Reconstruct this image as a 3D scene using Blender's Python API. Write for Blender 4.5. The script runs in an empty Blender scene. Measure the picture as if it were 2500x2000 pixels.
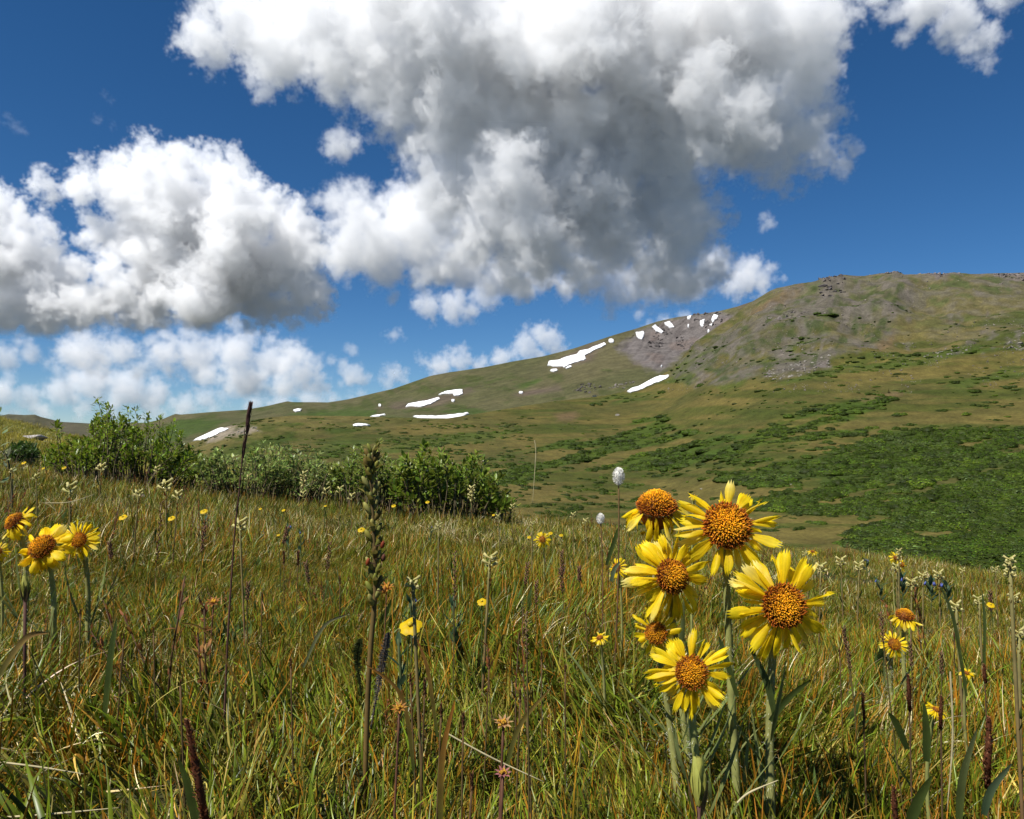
import bpy, bmesh, math, random
import numpy as np
from mathutils import Vector, Matrix, Quaternion
sc = bpy.context.scene
COL = sc.collection
R = math.radians
# ------------------------------------------------------------------ camera, sky, sun, exposure
FPX, PITCH = 1900.0, R(2.41)
cam = bpy.data.objects.new('camera', bpy.data.cameras.new('camera')); COL.objects.link(cam); sc.camera = cam
cam.data.sensor_width = 36; cam.data.lens = FPX / 2500 * 36
cam.data.clip_start = 0.02; cam.data.clip_end = 90000
cam.rotation_euler = (R(90) + PITCH, 0, 0)
SUN_FROM = Vector((-0.42, -0.36, 0.83)).normalized()
w = bpy.data.worlds.new('World'); sc.world = w; w.use_nodes = True
nt = w.node_tree; bg = nt.nodes['Background']
sky = nt.nodes.new('ShaderNodeTexSky'); sky.sky_type = 'NISHITA'; sky.sun_disc = False
sky.sun_elevation = math.asin(SUN_FROM.z); sky.sun_rotation = math.atan2(SUN_FROM.x, SUN_FROM.y)
sky.altitude = 3400; sky.air_density = 1.1; sky.dust_density = 0.0; sky.ozone_density = 5.0
hs = nt.nodes.new('ShaderNodeHueSaturation'); hs.inputs['Saturation'].default_value = 1.22
nt.links.new(sky.outputs[0], hs.inputs['Color']); nt.links.new(hs.outputs[0], bg.inputs[0]); bg.inputs[1].default_value = 0.06
sl = bpy.data.lights.new('sun', 'SUN'); sl.energy = 5.0; sl.angle = R(0.5); sl.color = (1.0, 0.97, 0.92)
so = bpy.data.objects.new('sun', sl); COL.objects.link(so); so.rotation_euler = (-SUN_FROM).to_track_quat('-Z', 'Y').to_euler()
sc.view_settings.view_transform = 'Standard'; sc.view_settings.look = 'None'; sc.view_settings.gamma = 1
sc.view_settings.exposure = 0.6; sc.view_settings.use_curve_mapping = False
sc.render.engine = 'CYCLES'
sc.cycles.max_bounces = 9; sc.cycles.diffuse_bounces = 2; sc.cycles.glossy_bounces = 2; sc.cycles.transmission_bounces = 4
sc.cycles.volume_bounces = 9; sc.cycles.transparent_max_bounces = 6
sc.cycles.use_adaptive_sampling = True; sc.cycles.adaptive_threshold = 0.02
sc.cycles.caustics_reflective = False; sc.cycles.caustics_refractive = False
# ------------------------------------------------------------------ helpers
rnd = random.Random(7); rng = np.random.default_rng(7)
CP, SP = math.cos(PITCH), math.sin(PITCH)
def at(px, py, Y):
    """point at forward distance Y that the lens shows at pixel (px, py) of the 2500 x 2000 frame"""
    u = (px - 1250) / FPX; v = (1000 - py) / FPX
    dy = CP - v * SP; dz = SP + v * CP
    return np.stack(np.broadcast_arrays(u / dy * Y, Y * np.ones_like(u * v), dz / dy * Y), -1)
def pt(px, py, Y): return Vector(at(np.float64(px), np.float64(py), np.float64(Y)))
def tag(o, label=None, cat=None, group=None, kind=None):
    for k, v in (('label', label), ('category', cat), ('group', group), ('kind', kind)):
        if v: o[k] = v
    return o
def empty(name, loc, label, cat, group=None):
    o = bpy.data.objects.new(name, None); COL.objects.link(o); o.location = loc; o.empty_display_size = .02
    return tag(o, label, cat, group)
def mesh_obj(name, V, F, mat, parent=None, cols=None, kind=None, smooth=True):
    me = bpy.data.meshes.new(name); me.from_pydata(V, [], F)
    if cols is not None:
        a = me.color_attributes.new('Col', 'FLOAT_COLOR', 'POINT')
        c = np.ones((len(V), 4), np.float32); c[:, :3] = np.asarray(cols, np.float32).reshape(-1, 3); a.data.foreach_set('color', c.ravel())
    me.materials.append(mat)
    if smooth: me.polygons.foreach_set('use_smooth', np.ones(len(me.polygons), bool))
    o = bpy.data.objects.new(name, me); COL.objects.link(o)
    if parent: o.parent = parent
    if kind: o['kind'] = kind
    return o
class MB:
    """collects coloured tubes, leaves and lumps into one mesh"""
    def __init__(s, off=(0, 0, 0)): s.V = []; s.F = []; s.C = []; s.off = Vector(off)
    def add(s, vs, fs, cs):
        b = len(s.V); s.V += [Vector(v) - s.off for v in vs]; s.F += [tuple(b + i for i in f) for f in fs]
        s.C += list(cs) if len(cs) == len(vs) and hasattr(cs[0], '__len__') else [cs] * len(vs)
    def tube(s, path, rad, col, sides=6, col2=None):
        path = [Vector(p) for p in path]; n = len(path); vs = []; cs = []; fs = []
        for i, p in enumerate(path):
            t = (path[min(i + 1, n - 1)] - path[max(i - 1, 0)]).normalized()
            a = t.orthogonal().normalized() if i == 0 else (a - t * a.dot(t)).normalized()
            b = t.cross(a); r = rad[i] if hasattr(rad, '__len__') else rad
            c = col if col2 is None else tuple(col[k] + (col2[k] - col[k]) * i / (n - 1) for k in range(3))
            for k in range(sides):
                th = 2 * math.pi * k / sides; vs.append(p + (a * math.cos(th) + b * math.sin(th)) * r); cs.append(c)
        for i in range(n - 1):
            for k in range(sides):
                k2 = (k + 1) % sides; fs.append((i * sides + k, i * sides + k2, (i + 1) * sides + k2, (i + 1) * sides + k))
        fs.append(tuple(range((n - 1) * sides, n * sides)))
        s.add(vs, fs, cs)
    def leaf(s, base, d, nrm, L, W, c0, c1, bend=0.0, segs=4, fold=.15, tip=.0, wide=.45):
        """lance-shaped leaf with a midrib fold"""
        d = Vector(d).normalized(); side = d.cross(Vector(nrm)); side = side.normalized() if side.length > 1e-5 else d.orthogonal().normalized()
        n = side.cross(d); p = Vector(base); vs = []; cs = []; fs = []
        for i in range(segs + 1):
            u = i / segs
            wd = W * .5 * (math.sin(math.pi * min(1, u ** (math.log(.5) / math.log(wide)))) * .9 + .1 * (1 - u)) if i < segs else W * tip * .5
            c = tuple(c0[k] + (c1[k] - c0[k]) * u for k in range(3))
            up = n * (fold * wd)
            vs += [p - side * wd + up, p, p + side * wd + up]; cs += [c] * 3
            if i:
                b = 3 * (i - 1); fs += [(b, b + 1, b + 4, b + 3), (b + 1, b + 2, b + 5, b + 4)]
            q = Quaternion(side, bend / segs); d = q @ d; n = q @ n; p = p + d * (L / segs)
        s.add(vs, fs, cs)
    def lump(s, c, ax, r, l, col, sides=6, rings=4, col2=None):
        """ellipsoid along ax"""
        ax = Vector(ax).normalized(); a = ax.orthogonal().normalized(); b = ax.cross(a); c = Vector(c); vs = []; cs = []; fs = []
        for i in range(rings + 1):
            t = -math.pi / 2 + math.pi * i / rings; rr = max(math.cos(t), .04) * r; z = math.sin(t) * l
            cc = col if col2 is None else tuple(col[k] + (col2[k] - col[k]) * i / rings for k in range(3))
            for k in range(sides):
                th = 2 * math.pi * k / sides; vs.append(c + ax * z + (a * math.cos(th) + b * math.sin(th)) * rr); cs.append(cc)
        for i in range(rings):
            for k in range(sides):
                k2 = (k + 1) % sides; fs.append((i * sides + k, i * sides + k2, (i + 1) * sides + k2, (i + 1) * sides + k))
        s.add(vs, fs, cs)
    def build(s, name, mat, parent=None, kind=None, smooth=True): return mesh_obj(name, s.V, s.F, mat, parent, s.C, kind, smooth)
def bez(a, b, c, n=8):
    a, b, c = Vector(a), Vector(b), Vector(c)
    return [a * (1 - t) ** 2 + b * 2 * t * (1 - t) + c * t * t for t in (i / (n - 1) for i in range(n))]
def jit(c, k=.15, r=rnd):
    f = 1 + r.uniform(-k, k); return tuple(max(0, x * f * (1 + r.uniform(-k, k) * .4)) for x in c)
LAT = rng.random((256, 256)).astype(np.float32)
def vnoise(x, y):
    xi = np.floor(x).astype(int); yi = np.floor(y).astype(int); fx = x - xi; fy = y - yi
    fx = fx * fx * (3 - 2 * fx); fy = fy * fy * (3 - 2 * fy); g = lambda i, j: LAT[(xi + i) % 256, (yi + j) % 256]
    return (g(0, 0) * (1 - fx) + g(1, 0) * fx) * (1 - fy) + (g(0, 1) * (1 - fx) + g(1, 1) * fx) * fy
def fbm(x, y, o=4, s=0.0):
    v = 0; a = .5; t = 0
    for k in range(o):
        v = v + a * (vnoise(x * 2 ** k + 17.3 * k + s, y * 2 ** k - 9.1 * k + s * 1.7) * 2 - 1); t += a; a *= .5
    return v / t
def inside(poly, x, y):
    """vectorised point in polygon"""
    r = np.zeros(np.shape(x), bool); n = len(poly)
    for i in range(n):
        (x0, y0), (x1, y1) = poly[i], poly[(i + 1) % n]
        if y0 == y1: continue
        c = ((y0 > y) != (y1 > y)) & (x < (x1 - x0) * (y - y0) / (y1 - y0) + x0); r ^= c
    return r
def crop(p, s, ox, oy): return [(ox + a * s, oy + b * s) for a, b in p]
K1 = lambda p: crop(p, 1250 / 2156, 1250, 640)
K2 = lambda p: crop(p, 1000 / 2156, 300, 850)
K3 = lambda p: crop(p, 1300 / 2156, 1200, 900)
# ------------------------------------------------------------------ materials
def new_mat(name):
    m = bpy.data.materials.new(name); m.use_nodes = True; t = m.node_tree; t.nodes.clear()
    return m, t, t.nodes.new('ShaderNodeOutputMaterial')
def leafy(name, transl=.4, rough=.45, spec=.35, var=.25, nscale=60, ncon=.35, tint=(1, 1, 1)):
    m, t, out = new_mat(name); N = t.nodes; L = t.links
    a = N.new('ShaderNodeAttribute'); a.attribute_name = 'Col'
    tc = N.new('ShaderNodeTexCoord'); no = N.new('ShaderNodeTexNoise'); no.inputs['Scale'].default_value = nscale; no.inputs['Detail'].default_value = 3
    L.new(tc.outputs['Object'], no.inputs['Vector'])
    mr = N.new('ShaderNodeMapRange'); mr.inputs[1].default_value = .3; mr.inputs[2].default_value = .7; mr.inputs[3].default_value = 1 - ncon; mr.inputs[4].default_value = 1 + ncon
    L.new(no.outputs[0], mr.inputs[0])
    oi = N.new('ShaderNodeObjectInfo'); m2 = N.new('ShaderNodeMapRange'); m2.inputs[3].default_value = 1 - var; m2.inputs[4].default_value = 1 + var
    L.new(oi.outputs['Random'], m2.inputs[0])
    mu = N.new('ShaderNodeMath'); mu.operation = 'MULTIPLY'; L.new(mr.outputs[0], mu.inputs[0]); L.new(m2.outputs[0], mu.inputs[1])
    vm = N.new('ShaderNodeVectorMath'); vm.operation = 'SCALE'; L.new(a.outputs['Color'], vm.inputs[0]); L.new(mu.outputs[0], vm.inputs['Scale'])
    pb = N.new('ShaderNodeBsdfPrincipled'); pb.inputs['Roughness'].default_value = rough; pb.inputs['Specular IOR Level'].default_value = spec
    L.new(vm.outputs[0], pb.inputs['Base Color'])
    if transl > 0:
        tr = N.new('ShaderNodeBsdfTranslucent'); L.new(vm.outputs[0], tr.inputs['Color'])
        mx = N.new('ShaderNodeMixShader'); mx.inputs[0].default_value = transl; L.new(pb.outputs[0], mx.inputs[1]); L.new(tr.outputs[0], mx.inputs[2]); L.new(mx.outputs[0], out.inputs[0])
    else: L.new(pb.outputs[0], out.inputs[0])
    return m
M_GRASS = leafy('grass_blades', .24, .36, .25, .45, 25, .45)
M_LEAF = leafy('willow_leaves', .38, .4, .35, .15, 9, .35)
M_STEM = leafy('plant_stems', .12, .7, .12, .1, 80, .25)
M_PETAL = leafy('yellow_petals', .55, .5, .25, .08, 160, .12)
M_DISC = leafy('disc_florets', .05, .7, .2, .05, 300, .3)
M_HERB = leafy('herb_leaves', .35, .6, .15, .12, 60, .25)
M_BLOOM = leafy('pale_blossoms', .35, .6, .2, .1, 120, .15)
M_BARK = leafy('willow_bark', 0, .8, .2, .1, 40, .35)
M_SHRUB = leafy('slope_shrubs', .2, .6, .15, .42, .6, .3)
M_NEEDLE = leafy('spruce_needles', .1, .7, .2, .1, 3, .3)
def rocky(name, c0, c1, scale, bump=.6):
    m, t, out = new_mat(name); N = t.nodes; L = t.links; tc = N.new('ShaderNodeTexCoord')
    no = N.new('ShaderNodeTexNoise'); no.inputs['Scale'].default_value = scale; no.inputs['Detail'].default_value = 8; no.inputs['Roughness'].default_value = .65
    L.new(tc.outputs['Object'], no.inputs['Vector'])
    cr = N.new('ShaderNodeValToRGB'); e = cr.color_ramp.elements; e[0].position = .3; e[1].position = .7; e[0].color = (*c0, 1); e[1].color = (*c1, 1); L.new(no.outputs[0], cr.inputs[0])
    pb = N.new('ShaderNodeBsdfPrincipled'); pb.inputs['Roughness'].default_value = .9; L.new(cr.outputs[0], pb.inputs['Base Color'])
    b = N.new('ShaderNodeBump'); b.inputs['Strength'].default_value = bump; b.inputs['Distance'].default_value = .3 / scale; L.new(no.outputs[0], b.inputs['Height']); L.new(b.outputs[0], pb.inputs['Normal'])
    L.new(pb.outputs[0], out.inputs[0]); return m
M_ROCK = rocky('dark_rock', (.07, .06, .055), (.20, .17, .15), .25)
M_DARK = rocky('crag_rock', (.03, .026, .025), (.11, .093, .085), .25)
M_PALE = rocky('pale_rock', (.10, .09, .07), (.25, .225, .19), .5)
M_BOULDER = rocky('near_boulder', (.14, .13, .12), (.42, .38, .35), 9)
M_DIRT = rocky('brown_rock', (.10, .08, .06), (.22, .17, .13), 9)
M_SNOW = rocky('old_snow', (.55, .54, .53), (.84, .84, .84), .11, .5)
def terrain_mat(name, fine, mid, con=.35, bump=.5):
    m, t, out = new_mat(name); N = t.nodes; L = t.links
    a = N.new('ShaderNodeAttribute'); a.attribute_name = 'Col'; tc = N.new('ShaderNodeTexCoord')
    f = []
    for s_, d in ((fine, 6), (mid, 5)):
        no = N.new('ShaderNodeTexNoise'); no.inputs['Scale'].default_value = s_; no.inputs['Detail'].default_value = d; no.inputs['Roughness'].default_value = .7
        L.new(tc.outputs['Object'], no.inputs['Vector']); mr = N.new('ShaderNodeMapRange'); mr.inputs[1].default_value = .3; mr.inputs[2].default_value = .7
        mr.inputs[3].default_value = 1 - con; mr.inputs[4].default_value = 1 + con; L.new(no.outputs[0], mr.inputs[0]); f.append((mr, no))
    mu = N.new('ShaderNodeMath'); mu.operation = 'MULTIPLY'; L.new(f[0][0].outputs[0], mu.inputs[0]); L.new(f[1][0].outputs[0], mu.inputs[1])
    vm = N.new('ShaderNodeVectorMath'); vm.operation = 'SCALE'; L.new(a.outputs['Color'], vm.inputs[0]); L.new(mu.outputs[0], vm.inputs['Scale'])
    pb = N.new('ShaderNodeBsdfPrincipled'); pb.inputs['Roughness'].default_value = .95; pb.inputs['Specular IOR Level'].default_value = .1; L.new(vm.outputs[0], pb.inputs['Base Color'])
    b = N.new('ShaderNodeBump'); b.inputs['Strength'].default_value = bump; b.inputs['Distance'].default_value = .35 / fine; L.new(f[0][1].outputs[0], b.inputs['Height']); L.new(b.outputs[0], pb.inputs['Normal'])
    L.new(pb.outputs[0], out.inputs[0]); return m
# ------------------------------------------------------------------ terrain
def lerp(x, tab): return np.interp(x, [a for a, b in tab], [b for a, b in tab])
class Layer:
    """a hillside: a sheet from its foot (foot, near) up to its crest (crest, far) and down again behind it"""
    def __init__(s, px0, px1, n, m, crest, far, foot, near, amp=.02, wmax=200, rough=None, back=6, pw=1.0, rug=None, calm=False):
        s.px = np.linspace(px0, px1, n); s.n, s.m = n, m
        s.yc, s.Yc, s.yb, s.Y0 = (lerp(s.px, q) for q in (crest, far, foot, near))
        s.yd = s.yc; kk = max(3, int(110 / (s.px[1] - s.px[0]))); s.yc = np.convolve(np.pad(s.yc, kk, mode='edge'), np.ones(kk) / kk, 'same')[kk:-kk]
        v = np.linspace(0, 1, m)[:, None]
        py = s.yb + (s.yc - s.yb) * v; Y = s.Y0 * (s.Yc / s.Y0) ** (v ** pw)
        s.PX = np.broadcast_to(s.px, py.shape); s.PY = py = py + (s.yd - s.yc) * v ** 10
        G = at(s.PX, py, Y)
        if rough is not None: G = rough(s, G, Y)
        wl = wmax; d = 0
        while wl > 5:
            d = d + amp * wl * np.clip(.28 * Y / wl, 0, 1) * (np.clip(Y / wl / .6, 0, 1)) * fbm(G[..., 0] / wl + wl, G[..., 1] / wl, 1, wl) * (rug(s) if rug and wl < 70 else 1); wl *= .5
        G[..., 2] += d * np.clip((1 - v) / .04 + .25, 0, 1) * (np.clip((1060 - py) / 260, .16, 1) if calm else 1)
        s.G = G
        rows = [G]
        for k in range(1, back + 1):
            g = G[-1:].copy(); f = 1 + .06 * k; g[..., 0] *= f; g[..., 1] *= f; g[..., 2] -= s.Yc[None] * (.004 * k + .004 * k * k); rows.append(g)
        s.A = np.concatenate(rows, 0); s.shape = s.A.shape[:2]
    def point(s, px, py):
        px = np.asarray(px, float); py = np.asarray(py, float)
        c = np.clip((px - s.px[0]) / (s.px[-1] - s.px[0]) * (s.n - 1), 0, s.n - 1.001); yc, yb = np.interp(px, s.px, s.yc), np.interp(px, s.px, s.yb)
        r = np.clip((yb - py) / (yb - yc), 0, .9999) * (s.m - 1); i = r.astype(int); j = c.astype(int); fr = (r - i)[..., None]; fc = (c - j)[..., None]; G = s.G
        return (G[i, j] * (1 - fc) + G[i, j + 1] * fc) * (1 - fr) + (G[i + 1, j] * (1 - fc) + G[i + 1, j + 1] * fc) * fr
    def has(s, px, py): return (py > np.interp(px, s.px, s.yd) + 1) & (py < np.interp(px, s.px, s.yb))
    def build(s, name, mat, colfn):
        h, n = s.shape; C = np.zeros((h, n, 3)); C[:s.m] = colfn(s.PX, s.PY, s.G); C[s.m:] = C[s.m - 1]
        me = bpy.data.meshes.new(name); V = s.A.reshape(-1, 3)
        ii, jj = np.meshgrid(np.arange(h - 1), np.arange(n - 1), indexing='ij'); b = (ii * n + jj).ravel()
        F = np.stack([b, b + 1, b + n + 1, b + n], 1)
        me.vertices.add(len(V)); me.vertices.foreach_set('co', V.astype(np.float32).ravel())
        me.loops.add(F.size); me.loops.foreach_set('vertex_index', F.astype(np.int32).ravel())
        me.polygons.add(len(F)); me.polygons.foreach_set('loop_start', np.arange(0, F.size, 4, dtype=np.int32))
        me.polygons.foreach_set('use_smooth', np.ones(len(F), bool)); me.update(calc_edges=True)
        a = me.color_attributes.new('Col', 'FLOAT_COLOR', 'POINT'); c = np.ones((len(V), 4), np.float32); c[:, :3] = C.reshape(-1, 3); a.data.foreach_set('color', c.ravel())
        me.materials.append(mat); o = bpy.data.objects.new(name, me); COL.objects.link(o); o['kind'] = 'structure'; return o
def mixc(c, col, wgt): return c + (np.asarray(col) - c) * np.clip(wgt, 0, 1)[..., None]
def soft(poly, px, py, wob=9, s=0):
    """polygon mask with a ragged, slightly feathered edge"""
    m = 0
    for k in range(5):
        dx = fbm(px / 23 + s + k, py / 15, 3, s) * wob + (k - 2) * 2.2; dy = fbm(px / 25 - k, py / 14 + s, 3, s + 3) * wob * .6 + ((k * 2) % 5 - 2) * 1.4
        m = m + inside(poly, px + dx, py + dy)
    return m / 5.0
TAN, OLIVE, GREEN, DKG = (.092, .074, .020), (.056, .054, .014), (.026, .043, .005), (.03, .05, .012)
SCREE, RUST, MELT = (.098, .082, .072), (.115, .072, .042), (.085, .062, .048)
# front slope and the right-hand mountain
crest1 = [(-400, 1150), (250, 1145), (450, 1138), (560, 1118), (650, 1092), (760, 1076), (900, 1052), (1050, 1028), (1200, 1004), (1350, 980), (1480, 965), (1560, 946), (1640, 902), (1700, 834), (1780, 778),
          (1830, 742), (1880, 714), (1940, 692), (2000, 680), (2060, 670), (2110, 675), (2150, 670), (2190, 667), (2210, 674), (2260, 673), (2330, 664), (2370, 670), (2420, 671), (2500, 669), (2800, 640), (3600, 700)]
L1 = Layer(150, 3300, 900, 340, crest1, [(-400, 320), (560, 430), (1200, 760), (1560, 960), (1700, 1040), (2060, 1100), (2500, 1000), (3300, 900)],
           [(-400, 1330), (600, 1330), (1200, 1420), (1700, 1520), (3300, 1560)], [(-400, 180), (800, 180), (1500, 160), (2500, 150), (3300, 140)], amp=.03, wmax=240, calm=True, rug=lambda s: 1 + 5.0 * np.clip((940 - s.PY) / 100, 0, 1) * np.clip((s.PX - 1560) / 100, 0, 1) * np.clip(1 - (s.PX - 2150) / 500, .35, 1))
T_A = K3([(1445, 680), (1500, 640), (1640, 605), (1500, 575), (1400, 570), (1300, 580), (1200, 590), (1100, 560), (1080, 540), (1160, 500), (1320, 490), (1340, 450), (1280, 440), (1150, 480), (1050, 470), (900, 450), (930, 420),
          (1080, 375), (1280, 365), (1380, 340), (1600, 250), (1750, 240), (2700, 240), (2700, 1000), (2000, 860), (1700, 800), (1500, 740)])
T_B = K3([(-100, 480), (20, 440), (190, 310), (420, 250), (620, 195), (740, 195), (700, 220), (870, 255), (1040, 270), (1250, 180), (1400, 140), (1600, 110), (1640, 120), (1500, 190), (1300, 250), (1560, 240), (1480, 270), (1080, 310),
          (1040, 330), (960, 370), (1060, 380), (900, 410), (600, 410), (300, 430), (60, 460)])
T_C = [K1([(1050, 530), (1480, 410), (1700, 370), (1900, 350), (2600, 280), (2600, 310), (1950, 400), (1750, 440), (1500, 460), (1200, 510)]), K1([(1760, 520), (1850, 480), (2156, 440), (2600, 430), (2600, 460), (2156, 480), (1900, 535)]),
       K1([(1230, 300), (1330, 250), (1350, 300), (1250, 390), (1100, 400)]), K1([(700, 420), (850, 350), (900, 340), (760, 520), (640, 510)]), K1([(1000, 430), (1150, 395), (1170, 410), (1010, 445)]), K1([(1450, 200), (1520, 190), (1560, 230), (1480, 250)]),
       K1([(850, 530), (1010, 480), (980, 520), (900, 550)]), K1([(300, 610), (420, 560), (640, 540), (640, 560), (440, 600)])]
T_D = [K2([(1350, 520), (1700, 470), (1900, 440), (2100, 430), (1950, 480), (1700, 520), (1400, 560)]), K2([(1000, 500), (1300, 480), (1320, 510), (1050, 560)]), K2([(1850, 620), (2156, 520), (2156, 700), (1900, 720)])]
L1_SCREE = [K1([(1200, 215), (1290, 165), (1390, 190), (1330, 255), (1220, 245)]), K1([(1500, 190), (1560, 175), (1590, 212), (1500, 215)]), K1([(840, 520), (1010, 448), (1030, 460), (870, 525)]), K1([(1290, 95), (1410, 85), (1400, 150), (1300, 180)]),
            K1([(1050, 250), (1250, 225), (1260, 260), (1150, 280), (1000, 330)]), K1([(1700, 50), (1900, 45), (1890, 80), (1780, 105)]), K1([(1540, 50), (1640, 50), (1640, 75)]), K1([(2000, 50), (2200, 50), (2200, 85), (2080, 85)]), K1([(1080, 440), (1330, 405), (1350, 440), (1120, 495)])]
L1_RUST = [K1([(960, 232), (1100, 160), (1200, 112), (1260, 100), (1230, 130), (1120, 200), (1000, 250)]), K1([(1570, 300), (1620, 260), (1600, 330), (1450, 380)]), K1([(170, 640), (280, 630), (270, 665), (200, 670)]), K1([(1450, 580), (1650, 540), (1660, 555), (1480, 590)]), K1([(370, 520), (540, 500), (480, 550)])]
SPUR = K1([(950, 270), (1200, 120), (1420, 60), (1640, 75), (1700, 160), (1620, 270), (1480, 380), (1100, 480), (760, 530), (660, 470), (760, 380)])
def streak(px, py, k):
    """turf strips that run through the thickets along the slope"""
    return np.clip((fbm((px + py) / 150, (py + px * .22) / 15, 3, 140 + (k > 0)) + (.46 if k == 0 else .27)) * 7, 0, 1)
def col1(px, py, G):
    a = fbm(G[..., 0] / 60, G[..., 1] / 60, 5, 1); b = fbm(G[..., 0] / 15, G[..., 1] / 15, 4, 5); hi = np.clip((860 - py) / 150, 0, 1)
    c = np.zeros(px.shape + (3,)) + TAN; c = mixc(c, OLIVE, .5 + a * 1.6 + b * .5); c = mixc(c, (.088, .078, .042), hi * .7); c = mixc(c, (.10, .088, .07), np.clip(b * 2.2 - .1, 0, .6) * hi); c = mixc(c, (.04, .058, .016), np.clip(-b * 2.6 - .25, 0, .7) * hi)
    st = fbm(px / 240 + py / 60, py / 12, 4, 9); c = mixc(c, GREEN, np.clip(st * 2.6 - .15, 0, .6) * (py > 760))
    for k, p in enumerate([T_A, T_B] + T_C + T_D): c = mixc(c, GREEN if k < 1 else (.034, .058, .005) if k < 2 else (.042, .062, .010), soft(p, px, py, 14, k) * (.85 if k < 2 else .7) * streak(px, py, k))
    for k, p in enumerate(L1_RUST): c = mixc(c, RUST, soft(p, px, py, 12, k) * .6)
    for k, p in enumerate(L1_SCREE): c = mixc(c, SCREE, soft(p, px, py, 18, k + 20) * (.75 + b))
    c = mixc(c, (.078, .070, .052), soft(SPUR, px, py, 20, 51) * (.55 + b)); gl = fbm(px / 24 + py / 20, py / 17 - px / 60, 5, 61); c = mixc(c, (.034, .046, .013), np.clip(gl * 3.2 - .5, 0, .8) * soft(SPUR, px, py, 20, 51)); c = mixc(c, (.10, .085, .07), np.clip(-gl * 3.2 - .6, 0, .7) * soft(SPUR, px, py, 20, 51))
    r = fbm(px / 30, py / 18, 4, 31); c = mixc(c, SCREE, np.clip(r * 3 - 1.0, 0, .7) * (py < 880) * (px > 1600) * .8)
    return np.clip(c, .008, .9)
L1.build('mountain_slope', terrain_mat('slope_turf', .55, .09), col1)
# back ridge with the scree bowl
crest2 = [(-100, 1060), (300, 1045), (400, 1022), (428, 1011), (440, 1013), (500, 1008), (600, 1001), (660, 990), (702, 980), (712, 982), (800, 983), (850, 975), (960, 950), (1050, 918), (1100, 908), (1180, 896), (1250, 881), (1330, 868), (1400, 850), (1500, 817), (1545, 804),
          (1600, 786), (1650, 775), (1720, 766), (1760, 758), (1800, 748), (1860, 728), (1925, 706), (1960, 697), (2100, 700), (2200, 720)]
BOWL = K1([(440, 370), (520, 285), (700, 228), (860, 203), (940, 222), (1060, 200), (960, 280), (760, 360), (680, 430), (620, 470), (560, 450), (500, 400)])
def bowl(s, G, Y):
    d = ((s.PX - 1655) / 120) ** 2 + ((s.PY - 850) / 80) ** 2; k = 1 + .12 * np.exp(-d)[..., None]; G = G * k
    m = soft(BOWL, s.PX, s.PY, 22, 2) * np.clip((s.PY - s.yd[None]) / 14, 0, 1); rg = 1 - np.abs(fbm(s.PX / 20 + s.PY / 30, s.PY / 34, 4, 8)) * 2
    G = G * (1 + (m * rg * .010)[..., None]); return G
L2 = Layer(-60, 2180, 620, 150, crest2, [(-100, 2300), (430, 2100), (1000, 1900), (1700, 1650), (2200, 1500)],
           [(-100, 1180), (600, 1130), (1200, 1060), (1560, 990), (1750, 960), (2200, 900)], [(-100, 1100), (700, 900), (1560, 1000), (2200, 1150)], amp=.022, wmax=400, rough=bowl)
L2_MELT = [K2([(1380, 280), (1480, 255), (1660, 235), (1830, 190), (1850, 215), (1690, 290), (1480, 312)]), K2([(1320, 290), (1360, 280), (1370, 300), (1340, 305)]), K2([(2040, 225), (2200, 210), (2250, 230), (2100, 240)]), K1([(180, 410), (330, 340), (400, 330), (330, 420), (160, 460)]), K1([(60, 530), (200, 515), (210, 545), (20, 545)]), K1([(600, 40), (1210, 105), (1100, 145), (960, 195)])]
L2_GREEN = [K2([(180, 430), (300, 380), (560, 375), (480, 420), (350, 470), (150, 520)]), K2([(800, 345), (1000, 330), (1200, 305), (1340, 310), (1320, 345), (1000, 352)]), K2([(1150, 385), (1240, 360), (1350, 365), (1540, 380), (1560, 400), (1300, 405)]), K1([(0, 520), (100, 485), (140, 482), (60, 525)]), K2([(1650, 320), (1850, 300), (1960, 330), (1800, 345)])]
def col2(px, py, G):
    a = fbm(G[..., 0] / 150, G[..., 1] / 150, 5, 11); b = fbm(px / 40, py / 14, 4, 15)
    c = np.zeros(px.shape + (3,)) + (.076, .068, .032); c = mixc(c, (.058, .058, .024), .5 + a * 1.5); c = mixc(c, GREEN, np.clip(b * 2 - .35, 0, .5) * (py > 900))
    for k, p in enumerate(L2_GREEN): c = mixc(c, (.034, .056, .010), soft(p, px, py, 10, k) * .85)
    for k, p in enumerate(L2_MELT): c = mixc(c, MELT, soft(p, px, py, 12, k + 7) * .65)
    rg = fbm(px / 18 + py / 30, py / 26, 5, 8); m = soft(BOWL, px, py, 26, 2)
    c = mixc(c, (.105, .092, .085), m); c = mixc(c, (.060, .051, .048), m * np.clip(rg * 2.2 - .1, 0, .55)); c = mixc(c, (.12, .092, .078), m * np.clip(fbm(px / 50, py / 30, 3, 77) * 2, 0, .6))
    return np.clip(c, .008, .9)
L2.build('back_ridge_hill', terrain_mat('ridge_turf', .22, .035), col2)
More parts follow.
